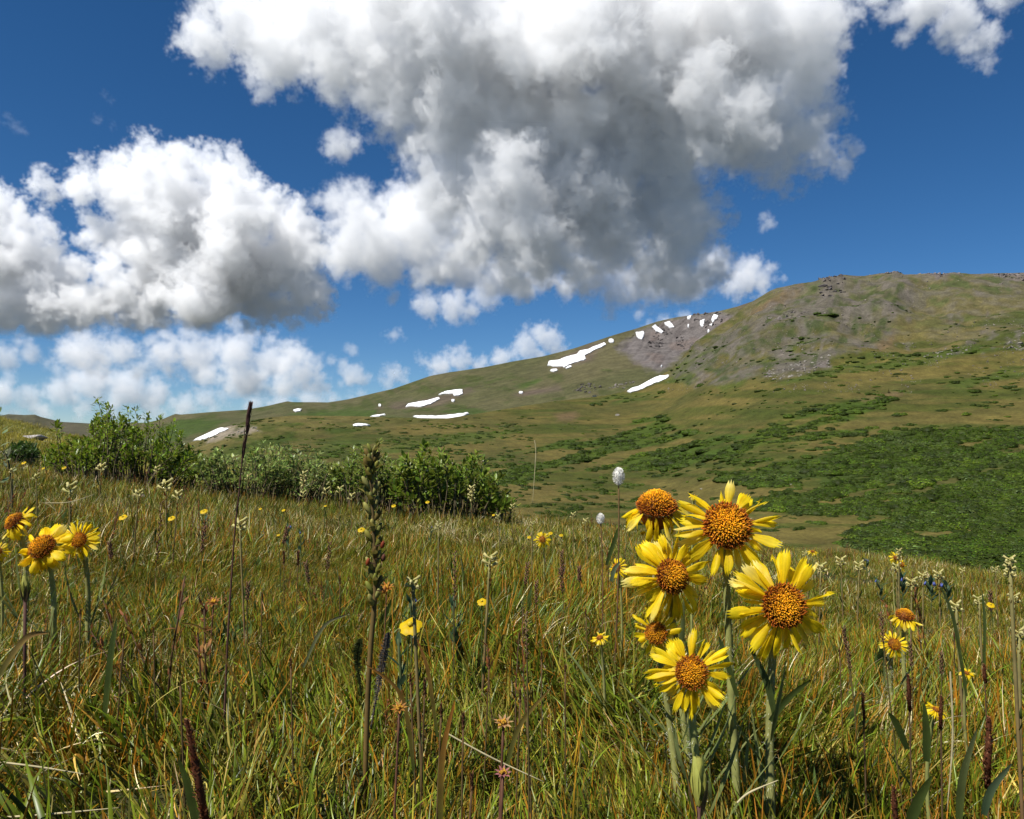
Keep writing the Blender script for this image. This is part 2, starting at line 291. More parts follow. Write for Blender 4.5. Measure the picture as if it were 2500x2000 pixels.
# rounded knoll left of centre
crest3 = [(200, 1140), (380, 1118), (470, 1078), (540, 1046), (600, 1029), (660, 1019), (720, 1014), (850, 1015), (1000, 1020), (1150, 1022), (1300, 1015), (1400, 1000), (1500, 1010)]
L3 = Layer(200, 1240, 380, 90, crest3, [(200, 860), (720, 900), (1500, 960)], [(200, 1190), (900, 1150), (1250, 1075), (1500, 1060)], [(200, 560), (900, 640), (1500, 860)], amp=.02, wmax=120)
L3_RUST = [K2([(480, 435), (560, 400), (620, 385), (560, 425), (640, 415), (690, 415), (720, 440), (560, 470), (430, 500)])]
L3_GREEN = [K2([(440, 560), (640, 500), (880, 450), (900, 470), (700, 560), (600, 600)]), K2([(840, 410), (930, 395), (960, 412), (860, 420)]), K2([(1040, 430), (1240, 425), (1300, 440), (1100, 460)]), K2([(1350, 520), (1700, 470), (1760, 480), (1400, 540)])]
def col3(px, py, G):
    a = fbm(G[..., 0] / 60, G[..., 1] / 60, 5, 21); b = fbm(px / 60, py / 12, 4, 25)
    c = np.zeros(px.shape + (3,)) + (.092, .077, .024); c = mixc(c, OLIVE, .5 + a * 1.6); c = mixc(c, GREEN, np.clip(b * 2.2 - .3, 0, .55))
    for k, p in enumerate(L3_GREEN): c = mixc(c, GREEN, soft(p, px, py, 12, k) * .8)
    for k, p in enumerate(L3_RUST): c = mixc(c, (.2, .165, .125), soft(p, px, py, 16, k) * .8)
    return np.clip(c, .008, .9)
L3.build('knoll_hill', terrain_mat('knoll_turf', .4, .06), col3)
crest4 = [(-500, 1020), (-60, 1016), (0, 1015), (20, 1011), (60, 1013), (85, 1012), (100, 1018), (150, 1030), (220, 1034), (330, 1032), (430, 1031), (560, 1060)]
L4 = Layer(-500, 560, 240, 50, crest4, [(-500, 2600), (560, 2700)], [(-500, 1150), (560, 1150)], [(-500, 800), (560, 900)], amp=.01, wmax=300)
def col4(px, py, G):
    c = np.zeros(px.shape + (3,)) + (.078, .068, .042); return np.clip(mixc(c, (.058, .056, .03), .5 + fbm(px / 50, py / 12, 4, 3) * 1.5), .01, .9)
L4.build('distant_hill', terrain_mat('distant_turf', .12, .02), col4)
# near grassy hill on the left
crest5 = [(-1200, 860), (-300, 960), (0, 1021), (60, 1034), (120, 1052), (180, 1068), (300, 1098), (460, 1128), (700, 1160)]
L5 = Layer(-1200, 700, 200, 60, crest5, [(-1200, 22), (0, 26), (700, 30)], [(-1200, 1130), (0, 1122), (700, 1200)], [(-1200, 5), (-300, 6), (0, 7), (700, 9)], amp=.015, wmax=6)
def col5(px, py, G):
    a = fbm(G[..., 0] / 2, G[..., 1] / 2, 5, 41); c = np.zeros(px.shape + (3,)) + (.18, .145, .022); return np.clip(mixc(c, (.09, .09, .014), .4 + a * 1.6), .01, .9)
L5.build('left_hillside', terrain_mat('hillside_turf', 14, 2.5, .4, .8), col5)
# meadow: gently tilted, rolling off into the valley past its brow
def brow(x): return 4.3 + .1 * np.clip(-x, 0, 6) * 4 + .15 * np.clip(x, 0, 3)
def zM(x, y):
    x = np.asarray(x, float); y = np.asarray(y, float)
    z = -.25 - .095 * np.clip(x, -6, 40) - .052 * y - .012 * np.clip(x, 0, 9) ** 2 * .6 + .02 * fbm(x * 1.1 + 3, y * 1.1, 3, 2)
    e = np.clip(y - brow(x), 0, None); e2 = np.minimum(e, 12); z = z - .03 * e2 ** 2 - .42 * np.clip(e - 12, 0, None)
    return np.maximum(z, -39)
def meadow():
    gx = np.concatenate([-np.geomspace(260, 6, 28)[:-1], np.linspace(-6, 6, 240), np.geomspace(6, 260, 28)[1:]]); gy = np.concatenate([np.linspace(-6, 7, 220), np.geomspace(7, 260, 44)[1:]])
    X, Y = np.meshgrid(gx, gy); Z = zM(X, Y) + .012 * fbm(X * 5, Y * 5, 2, 8); V = np.stack([X, Y, Z], -1).reshape(-1, 3); n = len(gx)
    F = [(i * n + j, i * n + j + 1, (i + 1) * n + j + 1, (i + 1) * n + j) for i in range(len(gy) - 1) for j in range(n - 1)]
    a = fbm(X * 1.7, Y * 1.7, 4, 6); c = mixc(np.zeros(X.shape + (3,)) + (.042, .031, .014), (.030, .033, .010), .5 + a * 1.5)
    o = mesh_obj('meadow_ground', V.tolist(), F, terrain_mat('meadow_soil', 40, 6, .5, .8), cols=c.reshape(-1, 3)); o['kind'] = 'structure'
meadow()
m_ = MB(); N_ = 64; m_.add([(0, 0, -62)] + [(60000 * math.cos(k * 6.28319 / N_), 60000 * math.sin(k * 6.28319 / N_), -62) for k in range(N_)], [(0, 1 + k, 1 + (k + 1) % N_) for k in range(N_)], (.078, .080, .064)); m_.build('valley_ground', terrain_mat('valley_turf', .02, .003), kind='structure')
def depth_for(px, py, h):
    """forward distance at which a plant h metres tall, rooted in the meadow, has its top at this pixel"""
    Y = np.linspace(.3, 7, 1200); P = at(np.float64(px), np.float64(py), Y); d = P[:, 2] - zM(P[:, 0], P[:, 1]) - h
    k = np.nonzero((d[:-1] > 0) & (d[1:] <= 0) | (d[:-1] <= 0) & (d[1:] > 0))[0]
    return float(Y[k[0]]) if len(k) else float(Y[np.argmin(np.abs(d[:900]))])
def ground(x, y): return Vector((x, y, float(zM(x, y))))
# ------------------------------------------------------------------ snow patches
def snow(poly, layer, label):
    poly = [(a + rnd.uniform(-.6, .6), b + rnd.uniform(-.6, .6)) for a, b in poly]; out = []
    for i in range(len(poly)):
        (x0, y0), (x1, y1) = poly[i], poly[(i + 1) % len(poly)]; n = max(1, int(math.hypot(x1 - x0, y1 - y0) / 6))
        for k in range(n): t = k / n; out.append((x0 + (x1 - x0) * t + (rnd.uniform(-1.3, 1.3) if k else 0), y0 + (y1 - y0) * t + (rnd.uniform(-.7, .7) if k else 0)))
    bm = bmesh.new(); vs = [bm.verts.new((x, y, 0)) for x, y in out]
    f = bm.faces.new(vs); bmesh.ops.triangulate(bm, faces=[f]); bmesh.ops.subdivide_edges(bm, edges=[e for e in bm.edges if not e.is_boundary], cuts=3, use_grid_fill=True); bmesh.ops.triangulate(bm, faces=bm.faces[:])
    q = np.array([(v.co.x, v.co.y) for v in bm.verts]); P = layer.point(q[:, 0], q[:, 1]); base = Vector(P.mean(0)); cv = Vector((0, 0, 0))
    up = Vector(((0 - base.x), (0 - base.y), 0)).normalized() * .6 + Vector((0, 0, 1)); th = .0022 * base.y
    for v, p in zip(bm.verts, P): v.co = Vector(p) - base + up * th * (.5 if v.is_boundary else 1.0)
    edge = [e for e in bm.edges if e.is_boundary]; r = bmesh.ops.extrude_edge_only(bm, edges=edge)
    for v in r['geom']:
        if isinstance(v, bmesh.types.BMVert): v.co = v.co - up * th * 1.2
    bmesh.ops.recalc_face_normals(bm, faces=bm.faces[:])
    me = bpy.data.meshes.new('snow_patch'); bm.to_mesh(me); bm.free(); me.materials.append(M_SNOW)
    o = bpy.data.objects.new('snow_patch', me); COL.objects.link(o); o.location = base
    tag(o, label, 'snow patch', 'snow patches left on the mountain')
def dot(x, y, r, ry=None): ry = ry or r * .6; return [(x + r * math.cos(t), y + ry * math.sin(t)) for t in (k * math.pi / 4 for k in range(8))]
for P, Ly, lab in [
    (K1([(150, 430), (155, 412), (200, 405), (230, 395), (275, 385), (285, 375), (320, 368), (390, 343), (396, 350), (350, 372), (300, 395), (250, 410), (262, 415), (310, 403), (312, 408), (250, 428), (215, 437)]), L2, 'long forked snow patch on the smooth ridge left of the scree bowl'),
    (K1(dot(418, 335, 11, 7)), L2, 'small round snow patch just above the long forked one'),
    (K1([(215, 440), (235, 429), (238, 434), (222, 442)]), L2, 'tiny snow scrap under the lower edge of the long forked patch'),
    (K1([(225, 445), (250, 438), (252, 443), (230, 449)]), L2, 'thin snow sliver lowest but one under the long forked patch'),
    (K1(dot(177, 456, 16, 4)), L2, 'thin snow sliver at the lower left tip of the long forked patch'),
    (K1([(520, 292), (553, 288), (557, 295), (548, 320), (535, 318), (525, 305)]), L2, 'stubby snow patch at the left rim of the scree bowl'),
    (K1([(588, 272), (605, 265), (622, 280), (637, 290), (630, 297), (605, 288)]), L2, 'slanting snow tongue second from the left under the bowl rim'),
    (K1([(642, 258), (662, 252), (672, 262), (683, 276), (665, 278), (650, 268)]), L2, 'slanting snow tongue third from the left under the bowl rim'),
    (K1([(738, 236), (755, 228), (750, 245), (740, 247)]), L2, 'small upright snow patch high in the middle of the bowl rim'),
    (K1([(790, 250), (812, 240), (808, 262), (800, 272), (792, 262)]), L2, 'upright snow patch among dark rocks right of the bowl middle'),
    (K1([(840, 240), (850, 220), (868, 222), (862, 235), (845, 252)]), L2, 'rightmost upright snow patch under the bowl rim'),
    (K1([(832, 262), (845, 256), (840, 266)]), L2, 'tiny snow scrap below the rightmost upright patch of the bowl'),
    (K1(dot(742, 272, 4, 4)), L2, 'tiny snow dot below the middle of the bowl rim'),
    (K1(dot(827, 289, 5, 5)), L2, 'tiny snow dot above the narrow diagonal streak'),
    (K1([(838, 312), (870, 292), (908, 265), (910, 270), (880, 292), (845, 317)]), L2, 'narrow diagonal snow streak at the right side of the scree bowl'),
    (K1([(1090, 151), (1120, 138), (1124, 142), (1098, 158)]), L2, 'small snow patch high on the skyline ridge near the summit shoulder'),
    (K1([(484, 543), (520, 522), (560, 500), (610, 480), (662, 470), (660, 478), (630, 497), (590, 515), (530, 535), (500, 548)]), L1, 'wide slanting snow field at the foot of the scree bowl'),
    (K1(dot(348, 558, 9, 4)), L1, 'tiny snow scrap beside the dark moraine rocks'),
    (K1(dot(630, 451, 4, 3)), L2, 'tiny snow dot at the bottom of the scree bowl'),
    (K1(dot(38, 541, 9, 2.5)), L2, 'faint snow sliver on the brown shelf of the ridge'),
    (K2([(1488, 293), (1500, 275), (1545, 268), (1600, 270), (1665, 256), (1668, 264), (1620, 290), (1570, 302), (1530, 298)]), L2, 'broad snow patch lying in the brown hollow of the ridge'),
    (K2([(1660, 228), (1700, 213), (1750, 205), (1788, 208), (1790, 235), (1770, 245), (1745, 248), (1735, 232), (1700, 225)]), L2, 'hooked snow patch just above the brown hollow'),
    (K2(dot(1738, 270, 9, 4)), L2, 'tiny snow scrap under the hooked patch'),
    (K2(dot(1352, 287, 8, 3)), L2, 'tiny snow scrap on the rusty spot left of the brown hollow'),
    (K2([(1528, 370), (1600, 362), (1700, 352), (1818, 333), (1820, 338), (1780, 355), (1720, 372), (1640, 376), (1560, 374)]), L2, 'long flat snow band below the brown hollow'),
    (K2([(1300, 358), (1380, 347), (1382, 350), (1350, 358)]), L2, 'thin snow band left of the long flat one'),
    (K2([(1210, 411), (1240, 406), (1303, 414), (1260, 418), (1215, 417)]), L3, 'thin snow band on the top of the rounded knoll'),
    (K2([(897, 325), (920, 318), (942, 320), (935, 328), (910, 330)]), L2, 'lone small snow patch on the low left end of the ridge'),
    (K2([(370, 488), (420, 462), (480, 436), (520, 428), (558, 427), (540, 437), (480, 460), (410, 482)]), L3, 'slanting snow patch on the left flank of the rounded knoll')]:
    snow(P, Ly, lab)
# ------------------------------------------------------------------ rocks
def rock_geo(mb, c, r, fl=.7, n=13, rr=rnd):
    bm = bmesh.new()
    for _ in range(n):
        v = Vector((rr.gauss(0, 1), rr.gauss(0, 1), rr.gauss(0, 1))).normalized() * r * rr.uniform(.75, 1.1); v.z *= fl; bm.verts.new(v)
    g = bmesh.ops.convex_hull(bm, input=bm.verts[:]); bmesh.ops.delete(bm, geom=[x for x in g['geom_interior'] if isinstance(x, bmesh.types.BMVert)], context='VERTS')
    bm.verts.index_update(); mb.add([v.co + Vector(c) for v in bm.verts], [[v.index for v in f.verts] for f in bm.faces], (.5, .5, .5)); bm.free()
def outcrop(poly, layer, n, r0, r1, mat, label):
    xs = [p[0] for p in poly]; ys = [p[1] for p in poly]; pts = []
    while len(pts) < n:
        x, y = rnd.uniform(min(xs), max(xs)), rnd.uniform(min(ys), max(ys))
        if inside(poly, np.array([x]), np.array([y]))[0]: pts.append((x, y))
    P = layer.point([p[0] for p in pts], [p[1] for p in pts]); base = Vector(P.mean(0)); mb = MB(base)
    for p in P:
        s = p[1] / FPX; rock_geo(mb, p, s * rnd.uniform(r0, r1) * (1.4 if rnd.random() < .15 else 1), rnd.uniform(.5, 1.0), 9)
    mb.build('rocks', mat, empty('rock_outcrop', base, label, 'rocks', 'rocky outcrops on the mountain'), 'stuff', smooth=False)
for a in [(K1([(1300, 100), (1370, 85), (1405, 90), (1400, 150), (1340, 180), (1295, 170)]), L1, 60, 3, 8, M_DARK, 'dark craggy outcrop on the front spur below the summit'),
          (K1([(1060, 255), (1190, 228), (1250, 235), (1240, 262), (1120, 285)]), L1, 60, 2, 5, M_ROCK, 'low brown rock ledges along the side of the spur'),
          (K1([(1050, 470), (1160, 440), (1280, 405), (1340, 405), (1340, 440), (1200, 490), (1100, 500)]), L1, 90, 2, 6, M_PALE, 'pale broken rock band among low shrubs at the slope foot'),
          (K1([(1560, 55), (1600, 50), (1640, 55), (1640, 72), (1600, 72)]), L1, 26, 2.5, 5, M_ROCK, 'dark rock knob on the mountain skyline'),
          (K1([(1700, 58), (1800, 48), (1890, 50), (1900, 70), (1800, 98), (1770, 90)]), L1, 60, 2.5, 6, M_ROCK, 'brown rocks spilling off the summit crest right of the knob'),
          (K1([(1990, 60), (2060, 54), (2156, 56), (2156, 82), (2080, 80)]), L1, 40, 2.5, 6, M_ROCK, 'brown rocks on the crest at the right edge'),
          (K1([(250, 545), (300, 512), (350, 510), (380, 530), (330, 560)]), L2, 40, 2, 6, M_DARK, 'dark moraine rocks left of the wide snow field'),
          (K1([(400, 530), (440, 510), (520, 505), (480, 540)]), L2, 30, 2, 4, M_ROCK, 'rusty rocks at the left end of the wide snow field'),
          (K1([(560, 350), (600, 300), (640, 270), (670, 290), (640, 350), (600, 360)]), L2, 45, 2, 6, M_DARK, 'dark crags under the left rim of the scree bowl'),
          (K1([(680, 310), (720, 300), (740, 340), (700, 360)]), L2, 24, 2, 5, M_DARK, 'dark crag in the middle of the scree bowl'),
          (K1([(760, 215), (880, 210), (900, 240), (820, 280), (770, 260)]), L2, 45, 2, 6, M_DARK, 'dark crags under the right rim of the scree bowl'),
          (K1([(910, 235), (960, 225), (990, 235), (930, 265)]), L2, 22, 2, 5, M_ROCK, 'brown crag where the spur meets the scree bowl'),
          (K1([(740, 340), (800, 330), (790, 355), (700, 390)]), L2, 22, 2, 4, M_ROCK, 'rocky rib at the lower right of the scree bowl'),
          (K2([(580, 440), (640, 415), (700, 420), (720, 440), (620, 470)]), L3, 40, 1.5, 4, M_PALE, 'pale scattered rocks on top of the rounded knoll'),
          (K1([(1700, 400), (1850, 365), (1950, 375), (1900, 405), (1750, 420)]), L1, 26, 2, 5, M_PALE, 'pale boulders strewn through the upper shrub band'),
          (K1([(2050, 330), (2156, 310), (2156, 380), (2080, 400)]), L1, 30, 2, 6, M_PALE, 'pale boulders at the right end of the upper shrub band')]:
    outcrop(*a)
def boulder(p, r, label, mat, fl=.6, subdiv=True, grp=None):
    mb = MB(); rock_geo(mb, (0, 0, 0), r, fl, 22); o = mb.build('boulder', mat, smooth=False); o.location = p
    b = o.modifiers.new('soften', 'BEVEL'); b.width = r * .08; b.segments = 2; tag(o, label, 'boulder', grp); return o
p = L5.point(80, 1074); boulder(Vector(p) + Vector((0, 0, .0)), .30, 'pale flat boulder lying on the yellow hillside', M_BOULDER, .38)
p = L5.point(74, 1118); boulder(Vector(p), .13, 'rounded grey boulder at the left end of the willow bush', M_BOULDER, .5)
p = L5.point(3, 1114); boulder(Vector(p), .16, 'grey boulder cut off by the left edge', M_BOULDER, .5)
Yb = 3.6; p = pt(335, 1192, Yb); boulder(ground(p.x, Yb) + Vector((0, 0, .02)), .055, 'low pinkish rock half sunk in the meadow grass', M_DIRT, .5)
for px, py, r, lab in [(1507, 1015, .9, 'lone pale boulder on the tan slope left of the shrub band'), (1712, 1192, .5, 'small white stone on the valley turf left of the tall flowers'), (1650, 1206, .4, 'flat white stone on the valley turf behind the tall flowers'), (2108, 1338, .35, 'pale stone at the corner of the big willow thicket'), (1310, 1157, .5, 'pale stone above the white tufted flower'), (1930, 1180, .4, 'white stone in the gap between the thickets')]:
    P_ = L1.point(px, py); boulder(Vector(P_), r * P_[1] / 230, lab, M_PALE, .6)
# ------------------------------------------------------------------ scatter with geometry nodes (uncountable cover only)
def scatter(name, mb, P, rot, scl, mat, label):
    nV = len(mb.V); me = bpy.data.meshes.new(name); V = np.concatenate([np.array(mb.V, float).reshape(-1, 3), P]); me.from_pydata(V.tolist(), [], mb.F)
    a = me.color_attributes.new('Col', 'FLOAT_COLOR', 'POINT'); c = np.ones((len(V), 4), np.float32); c[:nV, :3] = np.array(mb.C); a.data.foreach_set('color', c.ravel())
    me.polygons.foreach_set('use_smooth', np.ones(len(me.polygons), bool)); me.materials.append(mat)
    q = me.attributes.new('spot', 'BOOLEAN', 'POINT'); q.data.foreach_set('value', np.arange(len(V)) >= nV)
    q = me.attributes.new('turn', 'FLOAT_VECTOR', 'POINT'); z = np.zeros((len(V), 3), np.float32); z[nV:] = rot; q.data.foreach_set('vector', z.ravel())
    q = me.attributes.new('size', 'FLOAT_VECTOR', 'POINT'); z = np.ones((len(V), 3), np.float32); z[nV:] = scl; q.data.foreach_set('vector', z.ravel())
    o = bpy.data.objects.new(name, me); COL.objects.link(o); tag(o, label, None, None, 'stuff')
    g = bpy.data.node_groups.new(name, 'GeometryNodeTree'); g.interface.new_socket('Geometry', in_out='INPUT', socket_type='NodeSocketGeometry'); g.interface.new_socket('Geometry', in_out='OUTPUT', socket_type='NodeSocketGeometry')
    N, L = g.nodes, g.links; gi = N.new('NodeGroupInput'); go = N.new('NodeGroupOutput')
    def na(n, t): x = N.new('GeometryNodeInputNamedAttribute'); x.data_type = t; x.inputs['Name'].default_value = n; return x.outputs[0]
    sp = N.new('GeometryNodeSeparateGeometry'); sp.domain = 'POINT'; L.new(gi.outputs[0], sp.inputs[0]); L.new(na('spot', 'BOOLEAN'), sp.inputs[1])
    ip = N.new('GeometryNodeInstanceOnPoints'); L.new(sp.outputs[0], ip.inputs['Points']); L.new(sp.outputs[1], ip.inputs['Instance'])
    er = N.new('FunctionNodeEulerToRotation'); L.new(na('turn', 'FLOAT_VECTOR'), er.inputs[0]); L.new(er.outputs[0], ip.inputs['Rotation']); L.new(na('size', 'FLOAT_VECTOR'), ip.inputs['Scale'])
    L.new(ip.outputs[0], go.inputs[0]); o.modifiers.new('scatter', 'NODES').node_group = g; return o
def stones():
    n = 5200; px = rng.uniform(1560, 2560, n); py = rng.uniform(670, 960, n); k = L1.has(px, py) & (fbm(px / 45, py / 22, 3, 131) + .35 * np.exp(-((px - 1880) / 170) ** 2 - ((py - 820) / 90) ** 2) > .14); px, py = px[k], py[k]; P = L1.point(px, py); m = MB(); rock_geo(m, (0, 0, 0), 1, .8, 9); m.C = [(.17, .145, .125)] * len(m.V)
    s_ = P[:, 1] / FPX * rng.uniform(.8, 1.0, len(P)) * np.where(rng.random(len(P)) < .12, 4.0, 1.9); rot = rng.uniform(0, 6, (len(P), 3)); scatter('scree_stones', m, P, rot, np.stack([s_ * 1.3, s_, s_ * .8], 1), M_SHRUB, 'loose grey brown stones strewn over the upper slope')
stones()
# ------------------------------------------------------------------ slope shrubs
SHC = [(.045, .078, .005), (.078, .122, .007), (.062, .090, .022), (.054, .094, .006)]
def shrub_mb(seed, n=430):
    r = random.Random(seed); mb = MB(); lobes = [(r.uniform(-.6, .6), r.uniform(-.6, .6), r.uniform(.25, .55)) for _ in range(8)]
    for _ in range(n):
        lx, ly, lr = r.choice(lobes); th = r.uniform(0, 6.283); ph = math.asin(r.uniform(-.1, 1)); d = Vector((math.cos(th) * math.cos(ph), math.sin(th) * math.cos(ph), math.sin(ph)))
        p = Vector((lx, ly, .0)) + Vector((d.x * lr, d.y * lr, d.z * lr * .9)) * r.uniform(.9, 1.1); s = r.uniform(.04, .085); c = jit(SHC[seed], .35, r); n_ = (d + Vector((r.gauss(0, .3), r.gauss(0, .3), r.gauss(.1, .25)))).normalized(); a = n_.orthogonal().normalized(); b = n_.cross(a)
        mb.add([p + a * s, p + b * s * .7, p - a * s, p - b * s * .7 + n_ * s * .3], [(0, 1, 2), (0, 2, 3)], c)
    for lx, ly, lr in lobes: mb.lump((lx, ly, 0), (0, 0, 1), lr * .93, lr * .84, (.030, .044, .004), 9, 6)
    return mb
SHR = [shrub_mb(k) for k in range(4)]
def shrub_points():
    out = []
    def put(n, px, py, keep, smin, smax, L):
        k = keep & L.has(px, py); px, py = px[k], py[k]; P = L.point(px, py); s = rng.uniform(smin, smax, len(px)) * 1.35; out.append(np.column_stack([P, s, px, py]))
    n = 30000; px = rng.uniform(1050, 2640, n); py = rng.uniform(780, 1520, n); m = np.zeros(n)
    for k, p in enumerate([T_A, T_B] + T_C + T_D): m = np.maximum(m, soft(p, px, py, 22, k) * streak(px, py, k) * (1.0 if k == 0 else .95 if k == 1 else .85))
    gap = fbm(px / 90, py / 22, 3, 50); dens = np.clip((py - 700) / 600, .3, .9); dens = np.where(py > 1180, .8, dens)
    put(n, px, py, (rng.random(n) < m * dens * (gap > -.4 + (m < .9) * .3)), 1.4, 3.2, L1)
    n = 9000; px = rng.uniform(1050, 2640, n); py = rng.uniform(850, 1500, n); m = np.maximum(soft(T_A, px, py, 20, 0) * streak(px, py, 0), soft(T_B, px, py, 20, 1) * streak(px, py, 1)); put(n, px, py, rng.random(n) < m * .4 * (fbm(px / 120, py / 26, 2, 57) > -.15), 2.6, 5.2, L1)
    n = 7500; px = rng.uniform(950, 2640, n); py = rng.uniform(760, 1420, n); cl = fbm((px + py) / 90, (py + px * .2) / 15, 3, 61)
    put(n, px, py, (rng.random(n) < .55) & (cl > .14) & ~((px > 1950) & (px < 2120) & (py > 1180)) & ((py > 880) | (px > 1650)), .8, 2.0, L1)
    n = 1500; px = rng.uniform(1220, 1950, n); py = rng.uniform(1135, 1300, n); put(n, px, py, (rng.random(n) < .30) & (fbm(px / 70, py / 16, 2, 71) > -.02) & ((px < 1480) | (rng.random(n) < .25)), .8, 2.1, L1)
    n = 3000; px = rng.uniform(430, 1300, n); py = rng.uniform(1015, 1180, n); cl = fbm(px / 50, py / 11, 3, 81); put(n, px, py, (rng.random(n) < .5) & (cl > .08), 1.2, 2.6, L1)
    n = 1600; px = rng.uniform(430, 1300, n); py = rng.uniform(1020, 1130, n); cl = fbm(px / 55, py / 10, 3, 91); put(n, px, py, (rng.random(n) < .6) & (cl > .1) & ~L1.has(px, py), 1.4, 2.8, L3)
    iso = K3([(130, 465), (160, 480), (230, 470), (290, 480), (330, 445), (275, 500), (430, 490), (350, 520), (410, 515), (255, 530), (190, 550), (120, 525), (130, 510), (300, 520), (320, 530), (345, 525), (420, 550), (300, 560), (330, 560), (265, 575), (240, 550), (350, 585), (470, 540), (490, 560), (520, 560), (540, 480), (560, 470), (610, 520), (630, 540), (560, 530), (775, 430), (735, 425), (645, 435), (680, 430), (700, 405), (730, 400), (1230, 325), (1305, 328), (1350, 320), (1080, 335), (1135, 325), (1355, 298), (1315, 575), (1385, 590), (1450, 570), (1520, 600), (1570, 580), (640, 395), (850, 385), (880, 440), (1000, 360), (1120, 400), (440, 470), (400, 545), (220, 580), (160, 555), (395, 490), (470, 505), (510, 530)]) + K1([(1520, 525), (1620, 475), (1640, 545), (1700, 515), (1930, 550), (2080, 530), (2110, 545), (2070, 668), (1730, 415), (1330, 485), (1140, 540), (1060, 548), (1400, 530), (1230, 585), (1440, 582), (1540, 560), (1900, 640), (1960, 600), (2020, 590), (1700, 680), (1830, 625), (1640, 640), (340, 600), (620, 555), (800, 530), (1460, 210), (1240, 330), (1150, 410), (1320, 245)])
    for x, y in iso:
        for _ in range(rnd.choice((1, 1, 2, 3))):
            x1, y1 = x + rnd.uniform(-16, 16), y + rnd.uniform(-3, 3)
            if L1.has(np.float64(x1), np.float64(y1)): P_ = L1.point(x1, y1); out.append(np.array([[*P_, rnd.uniform(15, 34) * P_[1] / FPX / 1.9, x1, y1]]))
    for x, y, s in [(1990, 1272, 3.2), (1948, 1289, 2.6), (2034, 1256, 1.9), (2118, 1261, 2.1), (1995, 1212, 3.2), (1900, 1240, 2.8), (1945, 1250, 3.2)]: out.append(np.array([[*L1.point(x, y), s, x, y]]))
    return np.concatenate(out)
SP_ = shrub_points(); big = SP_[:, 3] / SP_[:, 1]; order = np.argsort(-big * (SP_[:, 5] < 1385) * (SP_[:, 4] < 2490) * (SP_[:, 4] > 1180)); ones, rest = order[:290], order[290:]
src = []
for k, i in enumerate(ones):
    v = k % 4
    if k < 4: o = SHR[v].build('willow_shrub', M_SHRUB); src.append(o)
    else: o = src[v].copy(); COL.objects.link(o)
    x, y, z, s = SP_[i, :4]; o.location = (x, y, z - .1 * s); o.rotation_euler = (0, 0, rng.uniform(0, 6.28)); o.scale = (s * rng.uniform(.9, 1.5), s * rng.uniform(.8, 1.2), s * rng.uniform(.6, .95))
    tag(o, 'low rounded dark green willow shrub on the valley slope', 'shrub', 'willow shrubs on the valley slope')
vr = np.clip((fbm(SP_[rest, 4] / 110, SP_[rest, 5] / 24, 2, 171) * 2.4 + .5 + rng.normal(0, .28, len(rest)) + .12 * (SP_[rest, 5] < 1150) * (SP_[rest, 5] > 950)) * 4, 0, 3.99).astype(int)
for v, nm in enumerate(('willow_thicket', 'willow_thicket', 'willow_scrub', 'willow_scrub')):
    i = rest[vr == v]; n = len(i); s = SP_[i, 3]; P = SP_[i, :3].copy(); P[:, 2] -= .1 * s; rot = np.zeros((n, 3)); rot[:, 2] = rng.uniform(0, 6.28, n)
    scatter(nm, SHR[v], P, rot, np.stack([s * rng.uniform(.9, 1.6, n), s * rng.uniform(.8, 1.2, n), s * rng.uniform(.6, 1.05, n)], 1), M_SHRUB, 'dense willow scrub covering the far valley slope')
def spruce(px, py, hpx, label, group=None):
    P_ = Vector(L1.point(px, py)); h = hpx * P_.y / FPX; root = empty('spruce_tree', P_, label, 'tree', group); t = MB(); t.tube([(0, 0, 0), (0, 0, h * .95)], [h * .035, h * .008], (.08, .055, .035)); t.build('trunk', M_BARK, root); c = MB()
    for k in range(16):
        z = h * (.05 + .9 * k / 16); rr = h * .34 * (1 - k / 17)
        for j in range(9):
            th = rnd.uniform(0, 6.28); d = Vector((math.cos(th), math.sin(th), -.15)); c.leaf((0, 0, z), d, (0, 0, 1), rr * rnd.uniform(.7, 1.2), rr * .5 + h * .02, jit((.018, .034, .014)), jit((.03, .05, .018)), .25, 3)
    c.build('crown', M_NEEDLE, root)
for a in [(1420, 1127, 21, 'small dark spruce standing left in the clump of three', None), (1428, 1128, 25, 'tallest dark spruce in the clump of three', None), (1437, 1126, 20, 'small dark spruce standing right in the clump of three', None), (1737, 1080, 11, 'tiny lone spruce in the shrub band above the flowers', None),
          (1673, 1128, 12, 'tiny lone spruce in the shrub band right of the spruce clump', None), (1385, 1132, 9, 'tiny spruce left of the clump of three', None), (2170, 960, 14, 'tiny dark spruce at the top edge of the right shrub band', None)]: spruce(*a)
